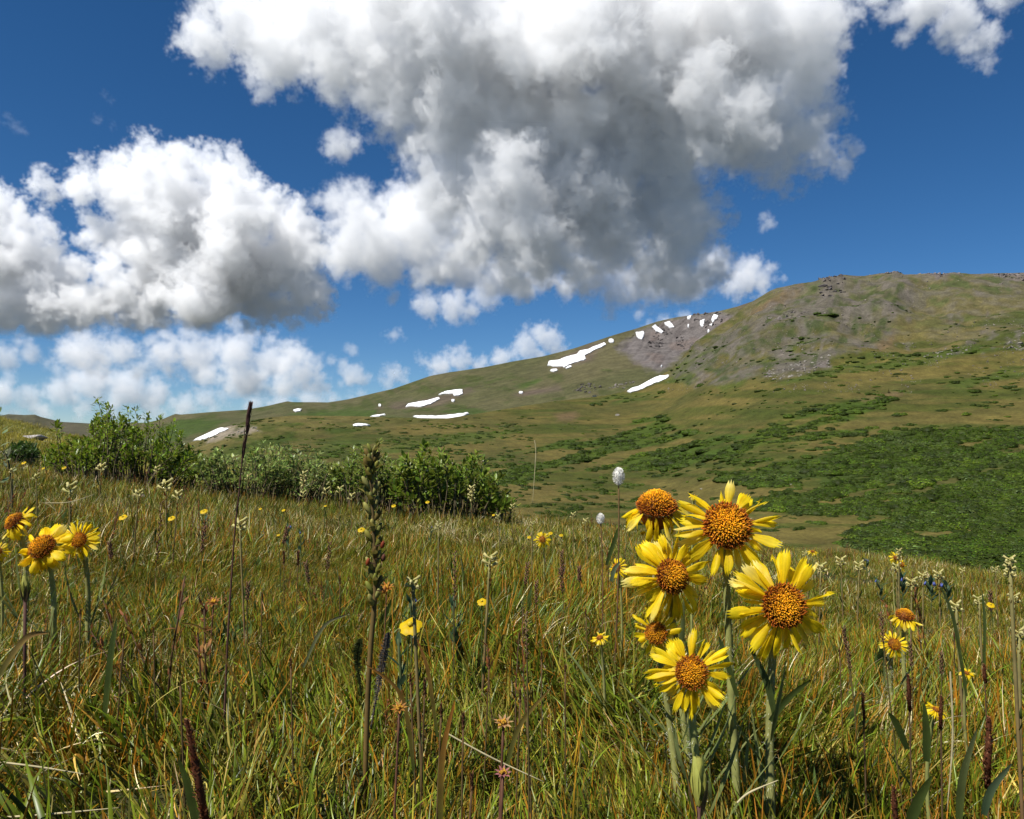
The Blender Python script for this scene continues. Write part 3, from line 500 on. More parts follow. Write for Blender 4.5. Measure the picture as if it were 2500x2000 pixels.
# ------------------------------------------------------------------ willow bushes at the brow
def willow(x0, x1, prof, Y, nsh, label, lc, seed, dep=.35, basepy=None, leafL=.034, nl=38, name='willow_bush'):
    r = random.Random(seed); cx = (x0 + x1) / 2; p = pt(cx, 1150, Y); base = ground(p.x, Y); root = empty(name, base, label, 'bush'); br = MB(base); fo = MB(base)
    for k in range(nsh):
        px = r.uniform(x0, x1); top = np.interp(px, [a for a, b in prof], [b for a, b in prof]); yy = Y + r.uniform(-dep, dep); tp = pt(px, top, yy); gz = float(zM(tp.x, yy))
        hh = (tp.z - gz) * (r.uniform(.35, .92) if k % 4 else r.uniform(.75, 1.12)); hh = max(hh, .12)
        b0 = Vector((tp.x + (base.x - tp.x) * r.uniform(.1, .45) + r.uniform(-.04, .04), yy, 0)); b0.z = float(zM(b0.x, b0.y)) - .02; e = Vector((tp.x, yy, gz + hh)); mid = b0.lerp(e, .5) + Vector((r.uniform(-.06, .06), r.uniform(-.06, .06), .06)); path = bez(b0, mid, e, 7)
        br.tube(path, [.005, .0044, .0036, .003, .0022, .0016, .001], jit((.11, .085, .045), .2, r), 5)
        for j in range(int(nl * (.6 + hh))):
            t = 1 - (1 - r.random()) * r.uniform(.25, 1.0) * .8; q = t * 6; i = min(int(q), 5); P_ = path[i].lerp(path[i + 1], q - i); ax = (path[i + 1] - path[i]).normalized(); th = r.uniform(0, 6.28); o = ax.orthogonal().normalized(); o.rotate(Quaternion(ax, th))
            off = o * r.uniform(0, .05) * (1.25 - t); d = (ax * r.uniform(-.1, .8) + o * r.uniform(.5, 1)); L_ = leafL * r.uniform(.5, 1.1); c = jit(lc, .4, r); c = tuple(x * 1.3 for x in c) if r.random() < .2 else c; fo.leaf(P_ + off, d, ax + Vector((0, 0, .5)), L_, L_ * .48, c, tuple(x * 1.15 for x in c), r.uniform(-.2, .7), 3, .25)
    br.build('branches', M_BARK, root, 'stuff'); fo.build('foliage', M_LEAF, root, 'stuff')
G1, G2 = (.15, .205, .016), (.20, .245, .06)
willow(112, 500, [(112, 1120), (128, 1060), (136, 1018), (146, 1075), (185, 1065), (215, 1055), (232, 985), (262, 992), (280, 1010), (300, 990), (318, 1015), (350, 1020), (362, 990), (378, 1000), (400, 1060), (425, 1040), (445, 1075), (480, 1090), (500, 1120)], 4.7, 230, 'tallest dark green willow bush with upright shoots, at the left end of the row', G1, 1, .4)
willow(478, 830, [(478, 1130), (520, 1105), (560, 1112), (600, 1085), (625, 1082), (660, 1095), (720, 1100), (780, 1112), (830, 1125)], 4.6, 210, 'low silvery green willow bush in the middle of the row', G2, 2, .35)
willow(800, 985, [(800, 1130), (840, 1120), (884, 1092), (930, 1088), (960, 1125), (985, 1130)], 4.5, 90, 'small willow bush behind the tall seed stalk', (.17, .22, .035), 3, .3)
willow(960, 1245, [(960, 1130), (1010, 1112), (1040, 1102), (1070, 1115), (1100, 1108), (1130, 1120), (1165, 1122), (1195, 1150), (1225, 1165), (1245, 1225)], 4.4, 170, 'long leaved willow bush at the right end of the row', (.165, .22, .026), 4, .35, leafL=.044)
willow(18, 92, [(18, 1105), (40, 1085), (60, 1080), (92, 1098)], 6.0, 70, 'small round dark green bush below the yellow hillside', (.05, .09, .015), 5, .3)
willow(-50, 14, [(-50, 1010), (0, 1030), (14, 1075)], 2.2, 7, 'grey leaved plant poking in at the left edge', (.17, .20, .09), 6, .08, nl=16)
# ------------------------------------------------------------------ grass
CG, CG2, CO, CS, CW, CD = (.140, .172, .011), (.048, .070, .005), (.37, .165, .013), (.40, .32, .075), (.76, .66, .40), (.085, .05, .014)
def tuft(seed, n, h0, h1, rad, w0, w1, cols, lean, curl, segs=5, spread=.35):
    r = random.Random(seed); mb = MB()
    for _ in range(n):
        a = r.uniform(0, 6.283); q = rad * math.sqrt(r.random()); th = a + r.gauss(0, .9); h = r.uniform(h0, h1); W = r.uniform(w0, w1); sp_ = spread * (.2 + 1.2 * r.random() ** 1.6); d = Vector((math.cos(th) * sp_ + lean[0], math.sin(th) * sp_ + lean[1], 1)); c0, c1 = r.choice(cols)
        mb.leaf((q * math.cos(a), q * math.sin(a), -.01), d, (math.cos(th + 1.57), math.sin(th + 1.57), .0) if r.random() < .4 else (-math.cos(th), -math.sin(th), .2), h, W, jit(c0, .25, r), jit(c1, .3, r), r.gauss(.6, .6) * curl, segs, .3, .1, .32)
    return mb
def field(n, y0, y1, seed, cond=None, pw=2.0):
    r = np.random.default_rng(seed); y = (y0 ** pw + (y1 ** pw - y0 ** pw) * r.random(n)) ** (1 / pw); x = (r.random(n) * 2 - 1) * (y * .70 + .12); k = np.ones(n, bool) if cond is None else cond(x, y, r); k &= y < brow(x) + 1.2; x, y = x[k], y[k]
    return np.stack([x, y, zM(x, y)], 1)
def cover(name, mb, P, seed, s0, s1, mat, label, tilt=.2, far=.0):
    r = np.random.default_rng(seed); n = len(P); lean = .12 + .65 * fbm(P[:, 0] * 2.6, P[:, 1] * 2.6, 2, 77); rot = np.stack([r.normal(0, tilt, n), r.normal(0, tilt, n) + lean, 5 * fbm(P[:, 0] * 1.3 + 7, P[:, 1] * 1.3, 2, 99) + r.normal(0, .8, n)], 1); s = r.uniform(s0, s1, n) * np.clip(1.15 - .22 * (P[:, 1] - .5), .78, 1.15) * np.clip(.55 + .95 * (fbm(P[:, 0] * 2.4, P[:, 1] * 2.4, 3, 88) + .5), .4, 1.7); scatter(name, mb, P, rot, np.stack([s, s, s * r.uniform(.8, 1.15, n)], 1), mat, label)
pat = lambda sc_, s, lo: (lambda x, y, r: fbm(x * sc_, y * sc_, 3, s) + r.normal(0, .15, len(x)) > lo)
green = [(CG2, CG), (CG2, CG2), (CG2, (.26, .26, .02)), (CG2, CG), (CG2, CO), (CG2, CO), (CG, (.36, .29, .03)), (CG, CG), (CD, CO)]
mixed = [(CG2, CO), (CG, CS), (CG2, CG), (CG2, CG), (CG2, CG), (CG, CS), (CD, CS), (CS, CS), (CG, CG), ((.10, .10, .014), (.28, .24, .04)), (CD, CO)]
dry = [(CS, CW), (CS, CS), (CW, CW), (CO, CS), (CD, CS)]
for v in range(2):
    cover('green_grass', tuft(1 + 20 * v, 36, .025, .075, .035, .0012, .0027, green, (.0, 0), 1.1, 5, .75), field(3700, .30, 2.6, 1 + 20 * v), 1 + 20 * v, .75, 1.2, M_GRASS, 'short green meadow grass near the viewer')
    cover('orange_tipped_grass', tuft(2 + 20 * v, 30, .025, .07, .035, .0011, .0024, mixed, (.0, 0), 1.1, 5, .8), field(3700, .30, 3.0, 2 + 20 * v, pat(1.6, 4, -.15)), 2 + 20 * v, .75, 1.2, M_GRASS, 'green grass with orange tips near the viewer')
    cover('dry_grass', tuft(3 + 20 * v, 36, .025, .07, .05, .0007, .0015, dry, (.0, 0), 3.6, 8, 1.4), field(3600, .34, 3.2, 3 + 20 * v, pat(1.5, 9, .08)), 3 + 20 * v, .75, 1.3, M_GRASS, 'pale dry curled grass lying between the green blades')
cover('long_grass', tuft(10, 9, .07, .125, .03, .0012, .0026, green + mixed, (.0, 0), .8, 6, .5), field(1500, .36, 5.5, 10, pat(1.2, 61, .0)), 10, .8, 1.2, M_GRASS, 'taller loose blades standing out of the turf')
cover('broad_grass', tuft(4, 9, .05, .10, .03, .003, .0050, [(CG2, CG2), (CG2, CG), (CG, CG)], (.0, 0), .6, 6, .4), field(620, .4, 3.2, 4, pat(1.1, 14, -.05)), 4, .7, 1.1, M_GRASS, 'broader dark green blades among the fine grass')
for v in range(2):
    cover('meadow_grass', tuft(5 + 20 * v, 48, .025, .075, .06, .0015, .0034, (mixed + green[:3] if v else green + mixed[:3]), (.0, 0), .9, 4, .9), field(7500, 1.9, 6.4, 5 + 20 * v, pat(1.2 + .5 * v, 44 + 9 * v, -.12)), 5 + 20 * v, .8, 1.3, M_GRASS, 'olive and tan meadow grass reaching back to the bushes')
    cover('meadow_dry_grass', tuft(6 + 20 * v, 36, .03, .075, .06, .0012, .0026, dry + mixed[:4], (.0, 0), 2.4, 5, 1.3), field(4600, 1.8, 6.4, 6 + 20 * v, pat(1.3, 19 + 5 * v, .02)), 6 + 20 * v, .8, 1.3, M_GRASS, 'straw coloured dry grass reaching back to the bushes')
cover('meadow_seed_grass', tuft(7, 5, .08, .15, .05, .0008, .0014, [((.12, .09, .03), CO), (CD, CD), (CG, CS), (CS, CS)], (.0, 0), .6, 5, .35), field(800, .6, 6.2, 7, pat(.8, 29, -.05)), 7, .7, 1.05, M_GRASS, 'thin brown seed stalks standing above the grass')
weed = MB(); rr = random.Random(18)
for q in range(3):
    a0 = Vector((rr.uniform(-.02, .02), rr.uniform(-.02, .02), 0)); a1 = a0 + Vector((rr.uniform(-.02, .02), rr.uniform(-.02, .02), rr.uniform(.07, .125))); weed.tube([a0, (a0 + a1) / 2 + Vector((.003, 0, 0)), a1], [.0008, .0007, .0005], (.09, .05, .025), 5)
    for k in range(16):
        th = rr.uniform(0, 6.28); weed.leaf(a0.lerp(a1, rr.uniform(.35, 1)), (math.cos(th), math.sin(th), rr.uniform(.2, 1.2)), (0, 0, 1), rr.uniform(.006, .013), rr.uniform(.002, .004), jit(rr.choice([(.20, .06, .02), (.10, .035, .018), (.30, .12, .025), (.07, .06, .02)])), jit(rr.choice([(.26, .09, .03), (.34, .17, .04)])), rr.uniform(-.3, .8), 2)
cover('dried_weeds', weed, field(420, .55, 5.6, 18, pat(1.5, 71, .05)), 18, .7, 1.15, M_HERB, 'rusty brown dried weeds standing in the turf')
dock = MB(); rr = random.Random(19)
for k in range(9):
    th = rr.uniform(0, 6.28); dock.leaf((rr.uniform(-.01, .01), rr.uniform(-.01, .01), 0), (math.cos(th), math.sin(th), rr.uniform(1.0, 2.6)), (0, 0, 1), rr.uniform(.045, .085), rr.uniform(.007, .013), jit((.03, .05, .012)), jit((.05, .08, .02)), rr.uniform(.1, .8), 5)
cover('dark_herbs', dock, field(300, .6, 5.6, 19, pat(1.3, 83, .1)), 19, .7, 1.1, M_HERB, 'dark green lance leaved herbs among the grass')
herb = MB(); rr = random.Random(8)
for _ in range(16):
    th = rr.uniform(0, 6.28); d = Vector((math.cos(th), math.sin(th), rr.uniform(.5, 1.6))); herb.leaf((rr.uniform(-.01, .01), rr.uniform(-.01, .01), 0), d, (0, 0, 1), rr.uniform(.02, .05), rr.uniform(.005, .01), jit((.05, .085, .02)), jit((.08, .12, .03)), rr.uniform(.2, 1), 3)
cover('leafy_herbs', herb, field(2200, .38, 4.5, 8, pat(1.4, 37, 0)), 8, .7, 1.2, M_HERB, 'small green leafy herbs under the grass')
P5 = L5.point(rng.uniform(-500, 480, 2600), rng.uniform(1022, 1124, 2600)); cover('hillside_grass', tuft(9, 30, .06, .17, .22, .006, .012, [((.20, .17, .02), (.34, .28, .04)), ((.13, .13, .015), (.27, .23, .025))], (.1, 0), .8, 3, .6), P5, 9, .6, 1.1, M_GRASS, 'yellow green grass on the left hillside')
# ------------------------------------------------------------------ flowers
PY0, PY1 = (.94, .61, .004), (.96, .76, .014)
def petal_geo(L_, W, bend, twist, cup, r):
    U, Vn = 8, 7; vs = []; cs = []; fs = []; teeth = [(-.15, .03, -.13, .07, -.12, .03, -.17)[(k + r.randrange(1)) % 7] for k in range(7)]; ang = 0.0; x = z = 0.0; wv = r.uniform(-.5, .5)
    sh = r.uniform(.85, 1.1); pale = .45 if r.random() < .22 else 0.0
    for i in range(U + 1):
        u = i / U; wd = W * .5 * (.22 + .78 * min(1, (u / .62)) ** 1.2) * (1 - .30 * max(0, u - .75) / .25)
        for j in range(Vn):
            v = (j - 3) / 3; gx = x + (teeth[j] * L_ if i == U else 0); g = math.cos(v * math.pi * 3) * W * .05 * min(1, u * 3); y = v * wd; tw = twist * u; zz = z + g + cup * wd * v * v
            vs.append((gx - math.sin(ang) * 0, y * math.cos(tw) + wv * W * .3 * u * u, zz + y * math.sin(tw))); k = u * .9 + .1 * r.random(); gr = .88 if j in (1, 3, 5) else 1.04
            cs.append(tuple((PY0[q] + (PY1[q] - PY0[q]) * k) * gr * sh * (1 - pale * u ** 3) + (.9, .84, .5)[q] * pale * u ** 3 for q in range(3)))
        ang += bend / U * (.3 + 1.4 * u); x += math.cos(ang) * L_ / U; z += math.sin(ang) * L_ / U
    for i in range(U):
        for j in range(Vn - 1): b = i * Vn + j; fs.append((b, b + 1, b + Vn + 1, b + Vn))
    return vs, fs, cs
def frame(ax):
    ax = Vector(ax).normalized(); x = Vector((1, 0, 0)); x = (x - ax * x.dot(ax)).normalized(); return Matrix((x, ax.cross(x), ax)).transposed()
def disc_geo(R_, h, n, r):
    mb = MB(); mb.lump((0, 0, -h * .25), (0, 0, 1), R_ * .97, h * 1.15, (.16, .05, .008), 20, 8)
    for i in range(n):
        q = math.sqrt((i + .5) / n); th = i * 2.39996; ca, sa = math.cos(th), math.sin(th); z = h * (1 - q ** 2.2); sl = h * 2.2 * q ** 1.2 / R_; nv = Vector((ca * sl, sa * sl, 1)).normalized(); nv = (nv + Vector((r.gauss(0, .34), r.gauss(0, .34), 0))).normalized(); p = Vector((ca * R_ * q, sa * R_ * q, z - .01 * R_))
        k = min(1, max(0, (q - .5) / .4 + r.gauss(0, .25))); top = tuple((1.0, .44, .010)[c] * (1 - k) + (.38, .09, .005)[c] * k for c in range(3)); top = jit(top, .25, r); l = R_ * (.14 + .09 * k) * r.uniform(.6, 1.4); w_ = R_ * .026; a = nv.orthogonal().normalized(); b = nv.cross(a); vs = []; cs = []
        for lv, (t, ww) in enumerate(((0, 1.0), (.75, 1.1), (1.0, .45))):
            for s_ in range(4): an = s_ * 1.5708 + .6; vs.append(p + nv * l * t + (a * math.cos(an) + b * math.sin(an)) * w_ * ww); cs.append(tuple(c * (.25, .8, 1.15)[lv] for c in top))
        mb.add(vs, [(0, 1, 5, 4), (1, 2, 6, 5), (2, 3, 7, 6), (3, 0, 4, 7), (4, 5, 9, 8), (5, 6, 10, 9), (6, 7, 11, 10), (7, 4, 8, 11), (8, 9, 10, 11)], cs)
    return mb
SG = (.27, .27, .085)
def stem_geo(mb, path, r0, r1, r, fuzz=True, col=SG):
    n = len(path); mb.tube(path, [r0 + (r1 - r0) * i / (n - 1) for i in range(n)], jit(col, .1, r), 8)
    if fuzz:
        for _ in range(int(260)):
            q = r.random() * (n - 1); i = min(int(q), n - 2); p = path[i].lerp(path[i + 1], q - i); ax = (path[i + 1] - path[i]).normalized(); o = ax.orthogonal().normalized(); o.rotate(Quaternion(ax, r.uniform(0, 6.28))); rad = r0 + (r1 - r0) * q / (n - 1)
            d = (o + ax * r.gauss(0, .6)); mb.leaf(p + o * rad * .9, d, ax, r.uniform(.0015, .004), .00022, (.7, .68, .52), (.8, .78, .62), r.uniform(-1, 1), 2, 0, .3)
def sunflower(px, py, Y, rd, rp, ax, bpx, npet, label, group, seed, droop=-.15, bend=-.5, dh=.62, florets=320, skip=(), joined=False, by=0.0, leaves=7, stemr=.0026, fuzz=True, wpet=.25):
    r = random.Random(seed); C = pt(px, py, Y); k = Y / FPX; R_, Lp = rd * k * .98, (rp - rd * .75) * k * 1.08; bx = (bpx - 1250) / FPX * Y; base = ground(bx, Y + by + .01); root = empty('alpine_sunflower', base, label, 'flower', group)
    A = Vector(ax).normalized(); Fm = frame(A); hp = C - A * R_ * .35
    st = MB(base); cp = Vector((hp.x * .5 + base.x * .5, hp.y * .4 + base.y * .6 + .005, hp.z - (hp.z - base.z) * .35)) - A * .02; cp.y = max(cp.y, hp.y)
    path = bez(base - Vector((0, 0, .01)), cp, hp - A * R_ * .15, 12); stem_geo(st, path, stemr * 1.1, stemr * .95, r, fuzz); st.build('stem', M_STEM, root)
    for j in range(leaves):
        lf = MB(base); q = r.uniform(.3, 4.6); i = int(q); p = path[i]; th = r.uniform(0, 6.28); d = Vector((math.cos(th), math.sin(th) * .5, r.uniform(.7, 1.5))); Ll = r.uniform(.05, .095)
        lf.leaf(p, d, (0, 0, 1), Ll, r.uniform(.003, .005), jit((.13, .16, .045)), jit((.20, .23, .08)), r.uniform(-.3, .8), 7, .25, .1); lf.build('leaf', M_HERB, root)
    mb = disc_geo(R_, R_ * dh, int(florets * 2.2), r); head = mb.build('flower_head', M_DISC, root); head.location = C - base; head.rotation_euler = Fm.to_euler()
    cb = MB()
    for j in range(22):
        th = j * 6.283 / 22 + r.uniform(-.1, .1); e = Vector((math.cos(th), math.sin(th), 0)); cb.leaf(e * R_ * .45 + Vector((0, 0, -R_ * .42)), e + Vector((0, 0, .45)), Vector((0, 0, 1)), R_ * r.uniform(.75, 1.0), R_ * .2, jit((.17, .2, .10)), jit((.34, .36, .24)), .3, 4, .3)
    cb.lump((0, 0, -R_ * .35), (0, 0, 1), R_ * .75, R_ * .4, (.15, .18, .08), 14, 6); cb.build('calyx', M_HERB, head)
    al = MB(); npet = int(npet * 1.55)
    for j in range(npet):
        th = j * 6.283 / npet + r.uniform(-.13, .13)
        if any(a < th % 6.283 < b for a, b in skip): continue
        lw = Vector((math.cos(th), math.sin(th), 0)); down = (Fm @ lw).z; e0 = droop + r.gauss(-.06, .24) + (.12 if down > .3 else -.08 * (down < -.3)); L_ = Lp * (r.uniform(.84, 1.12) if r.random() < .85 else r.uniform(.6, .8)); vs, fs, cs = petal_geo(L_, Lp * wpet * r.uniform(.85, 1.3), bend * r.uniform(.0, 2.8) + (.5 if r.random() < .15 else 0) - (.7 if r.random() < .1 else 0), r.gauss(0, .9), r.uniform(-.8, .5), r)
        Mt = Matrix.Rotation(th, 4, 'Z') @ Matrix.Translation((R_ * .82, 0, -R_ * (.05 + .16 * (j % 2)))) @ Matrix.Rotation(-e0, 4, 'Y') @ Matrix.Rotation(r.gauss(0, .4), 4, 'X')
        if joined: al.add([Mt @ Vector(v) for v in vs], fs, cs)
        else:
            o = mesh_obj('petal', [Mt @ Vector(v) for v in vs], fs, M_PETAL, head, cs)
    if joined: al.build('petals', M_PETAL, head)
GS = 'alpine sunflowers in the right foreground cluster'; GL = 'alpine sunflowers at the left edge'; GB = 'small yellow composite flowers in the meadow'
sunflower(1775, 1285, .60, 53, 116, (-.12, -1, .38), 1802, 26, 'topmost sunflower of the right cluster with narrow upright petals over a round disc', GS, 11, -.02, -.35, .6, 420, [(1.05, 1.35), (1.85, 2.1), (2.3, 2.5)], stemr=.0030)
sunflower(1603, 1240, .66, 44, 92, (-.05, -.42, 1), 1690, 24, 'sunflower seen from the side with drooping petals and a tall orange dome', GS, 12, -.55, -1.0, .95, 360, stemr=.0026)
sunflower(1639, 1408, .60, 39, 106, (.34, -1, .30), 1735, 24, 'sunflower left of the cluster centre turned to the right with long left petals', GS, 13, -.08, -.3, .65, 340, stemr=.0027)
sunflower(1912, 1479, .55, 50, 124, (.04, -1, .18), 1885, 27, 'largest sunflower, far right in the cluster, facing straight out with a dark ringed disc', GS, 14, -.05, -.35, .42, 420, stemr=.0030)
sunflower(1687, 1642, .53, 37, 96, (-.02, -1, .35), 1730, 23, 'lowest sunflower of the right cluster with thin spaced petals', GS, 15, -.1, -.35, .5, 320)
sunflower(1602, 1546, .60, 25, 62, (-.25, -1, .30), 1660, 17, 'small half hidden sunflower behind the lowest one', GS, 16, -.1, -.4, .6, 220)
sunflower(104, 1336, .80, 29, 66, (-.1, -.8, .62), 120, 24, 'largest of the three sunflowers at the left edge with wide hanging petals', GL, 17, -.25, -.5, .7, 260, wpet=.42)
sunflower(193, 1318, .84, 18, 46, (.02, -1, .28), 205, 22, 'small flat facing sunflower right of the big one at the left edge', GL, 18, -.02, -.2, .5, 200)
sunflower(36, 1274, .82, 22, 48, (-.45, -.5, .62), 40, 18, 'tilted sunflower at the left edge with only its right petals showing', GL, 19, -.3, -.7, .75, 200)
sunflower(2209, 1504, .95, 20, 40, (.02, -.32, 1), 2214, 20, 'sunflower on the right with flat orange dome and skirt of petals', GB, 20, -.6, -.8, .8, 180)
sunflower(2183, 1573, .90, 14, 31, (-.1, -1, .45), 2182, 20, 'small round sunflower just below the dome headed one', GB, 21, -.05, -.2, .5, 150, joined=True)
for px, py, Y, rd, rp, ax, lab in [(1324, 1317, 1.6, 8, 20, (-.3, -1, .3), 'little ragged yellow sunflower left of the cluster under the white tufts'), (1505, 1386, 1.0, 11, 27, (-.6, -.6, .4), 'side turned yellow flower just left of the sunflower cluster'), (1464, 1557, .75, 8, 22, (-.4, -.4, 1), 'low yellow flower half folded left of the lowest sunflower'),
                                (2187, 1362, 1.9, 6, 16, (.1, -1, .4), 'upper tiny sunflower on the right beside a pale flower spike'), (2203, 1379, 1.85, 6, 14, (.4, -1, .4), 'lower tiny sunflower on the right beside a pale flower spike'), (1984, 1347, 2.6, 5, 13, (0, -.4, 1), 'tiny orange flower on the meadow brow right of the cluster'), (2285, 1732, .58, 8, 26, (.2, -.6, 1), 'yellow flower half hidden in grass near the brown spikes'), (2360, 1643, .75, 6, 18, (0, -.6, 1), 'small yellow flower low in the grass at the right'), (-6, 1346, .8, 10, 26, (.3, -.8, .5), 'yellow flower cut off by the left edge'), (1694, 1212, .9, 4, 12, (0, -.5, 1), 'yellow speck of a flower behind the side seen sunflower')]:
    sunflower(px, py, Y, rd, rp, ax, px + rnd.uniform(-10, 10), 16, lab, GB, int(px * 7 + py), -.15, -.4, .6, 90, joined=True, leaves=1, stemr=.0014, fuzz=False)
# white tufted bistort
def bistort(px, py, wpx, hpx, Y, bpx, label):
    k = Y / FPX; C = pt(px, py, Y); base = ground((bpx - 1250) / FPX * Y, Y); root = empty('white_bistort', base, label, 'flower'); st = MB(base); top = C - Vector((0, 0, hpx * k * .45)); st.tube(bez(base, (base + top) / 2 + Vector((.006, 0, 0)), C, 10), .0009, (.12, .05, .03), 6, (.16, .10, .04)); st.build('stem', M_STEM, root); hd = MB(base); r = random.Random(px); hd.lump(C, (0, 0, 1), wpx * k * .4, hpx * k * .45, (.7, .68, .62), 10, 8)
    for i in range(170):
        z = 1 - 2 * (i + .5) / 170; th = i * 2.39996; q = math.sqrt(1 - z * z); n = Vector((q * math.cos(th), q * math.sin(th), z)); p = C + Vector((n.x * wpx * k * .42, n.y * wpx * k * .42, n.z * hpx * k * .46)); n = (n + Vector((r.gauss(0, .3), r.gauss(0, .3), r.gauss(0, .3)))).normalized()
        for a in range(3): hd.leaf(p, n + Vector((r.gauss(0, .5), r.gauss(0, .5), r.gauss(0, .5))), n.orthogonal(), wpx * k * .26, wpx * k * .07, (.80, .76, .68), (.86, .84, .78), .4, 2)
    hd.build('flower_head', M_BLOOM, root)
bistort(1510, 1163, 25, 38, .95, 1492, 'tall white bistort tuft standing above the meadow brow'); bistort(1466, 1266, 17, 22, 1.1, 1464, 'shorter white bistort tuft below left of the tall one')
# cream louseworts
def lousewort(px, py, sz, label, h=.16, Y=None, seed=0, tall=1.0, grp='cream flower spikes in the meadow'):
    r = random.Random(seed or int(px * 31 + py)); Y = Y or depth_for(px, py, h); C = pt(px, py, Y); k = Y / FPX; S = sz * k; base = ground(C.x + r.uniform(-.01, .01), Y); base.z = min(base.z, C.z - .05); root = empty('lousewort', base, label, 'flower', grp); top = C + Vector((0, 0, S * .1)); st = MB(base); path = bez(base, (base + top) / 2, top, 8); st.tube(path, max(.0014, S * .06), (.16, .08, .04), 6, (.22, .2, .07)); st.build('stem', M_STEM, root)
    nb = int((7 if sz > 18 else 5) * (1 + (tall - 1) * 1.6)); bl = MB(base)
    for j in range(nb):
        th = j * 2.4 + r.uniform(-.3, .3); z = S * (.35 - .9 * tall * j / nb); d = Vector((math.cos(th), math.sin(th), .35)).normalized(); p0 = C + Vector((0, 0, z)); c = jit((.46, .41, .13), .15, r); pp = [p0, p0 + d * S * .3, p0 + d * S * .5 + Vector((0, 0, S * .08)), p0 + d * S * .62 - Vector((0, 0, S * .06))]; m = MB(base)
        m.tube(pp, [S * .05, S * .1, S * .12, S * .03], c, 6, (.54, .49, .22)); m.leaf(pp[1], d + Vector((0, 0, -.7)), d, S * .35, S * .24, c, (.7, .64, .36), .4, 3)
        if sz > 22: m.build('blossom', M_BLOOM, root)
        else: bl.V += m.V; b0 = len(bl.C); bl.F += [tuple(b0 + i for i in f) for f in m.F]; bl.C += m.C
    if sz <= 22: bl.build('blossoms', M_BLOOM, root)
    bc = MB(base)
    for j in range(14):
        th = r.uniform(0, 6.28); z = -S * (.3 + 1.5 * r.random()) * tall; bc.leaf(C + Vector((0, 0, z)), (math.cos(th), math.sin(th), .8), (0, 0, 1), S * .4, S * .14, jit(r.choice([(.28, .09, .025), (.2, .17, .05), (.12, .13, .04)])), jit((.3, .14, .03)), .5, 3)
    bc.build('bracts', M_HERB, root)
    for j in range(3):
        lf = MB(base); th = r.uniform(0, 6.28); lf.leaf(path[2 + j], (math.cos(th), math.sin(th), 1.0), (0, 0, 1), S * 1.2, S * .22, (.05, .085, .02), (.09, .12, .03), .7, 6); lf.build('leaf', M_HERB, root)
for px, py, s_, lab in [(170, 1197, 34, 'cream lousewort with hooked blossoms above the left sunflowers'), (404, 1190, 34, 'tall cream lousewort left of the grass spike, in front of the bush'), (434, 1212, 26, 'cream lousewort touching the tall one beside it'), (585, 1285, 34, 'cream lousewort right behind the tall dark grass spike'), (1196, 1371, 36, 'cream lousewort alone in the grass right of the seed stalk'), (1008, 1428, 34, 'pale lousewort among blue green leaves beside the buttercup'), (247, 1145, 24, 'cream flower spike against the tallest bush'), (338, 1208, 22, 'low cream flower near the half sunk rock'),
                   (2334, 1484, 28, 'cream lousewort on the right above the bent green stem'), (2390, 1467, 24, 'cream lousewort beside a thin green stalk near the right edge'), (2476, 1464, 26, 'cream lousewort close to the right edge of the meadow'), (2487, 1552, 34, 'cream lousewort cut by the right edge with rusty bracts'), (2004, 1389, 26, 'cream lousewort with brown bracts right of the largest sunflower'), (2226, 1425, 26, 'wide cream lousewort in the patch of blue green leaves'), (2292, 1406, 24, 'cream lousewort at the right of the blue green leaf patch'), (2189, 1386, 20, 'cream lousewort under the two tiny sunflowers')]:
    lousewort(px, py, s_, lab)
lousewort(2465, 1372, 26, 'tallest pale green flower spike standing above the brow at the right', .22, tall=2.2); lousewort(742, 1160, 18, 'slim yellowish flower spike in front of the middle bush', .2, tall=2.4); lousewort(1151, 1195, 18, 'slim cream flower spike in front of the right bush', .2, tall=2.4); lousewort(2195, 1347, 14, 'slim cream spike behind the two tiny sunflowers', .2, tall=2.)
for px, py, s_ in [(606, 1167, 16), (383, 1146, 16), (740, 1207, 16), (796, 1200, 18), (830, 1197, 18), (858, 1214, 18), (1071, 1287, 18), (1399, 1259, 15), (1429, 1274, 15), (1251, 1238, 14), (2053, 1372, 24), (2098, 1384, 24), (2253, 1409, 22), (1905, 1330, 12), (1965, 1352, 12), (2350, 1395, 14), (2430, 1392, 16), (1530, 1290, 13), (30, 1150, 14), (88, 1165, 16), (1300, 1280, 13), (1216, 1262, 13)]:
    lousewort(px, py, s_, 'little cream flower spike far back in the meadow', grp='little cream flower spikes far back in the meadow')
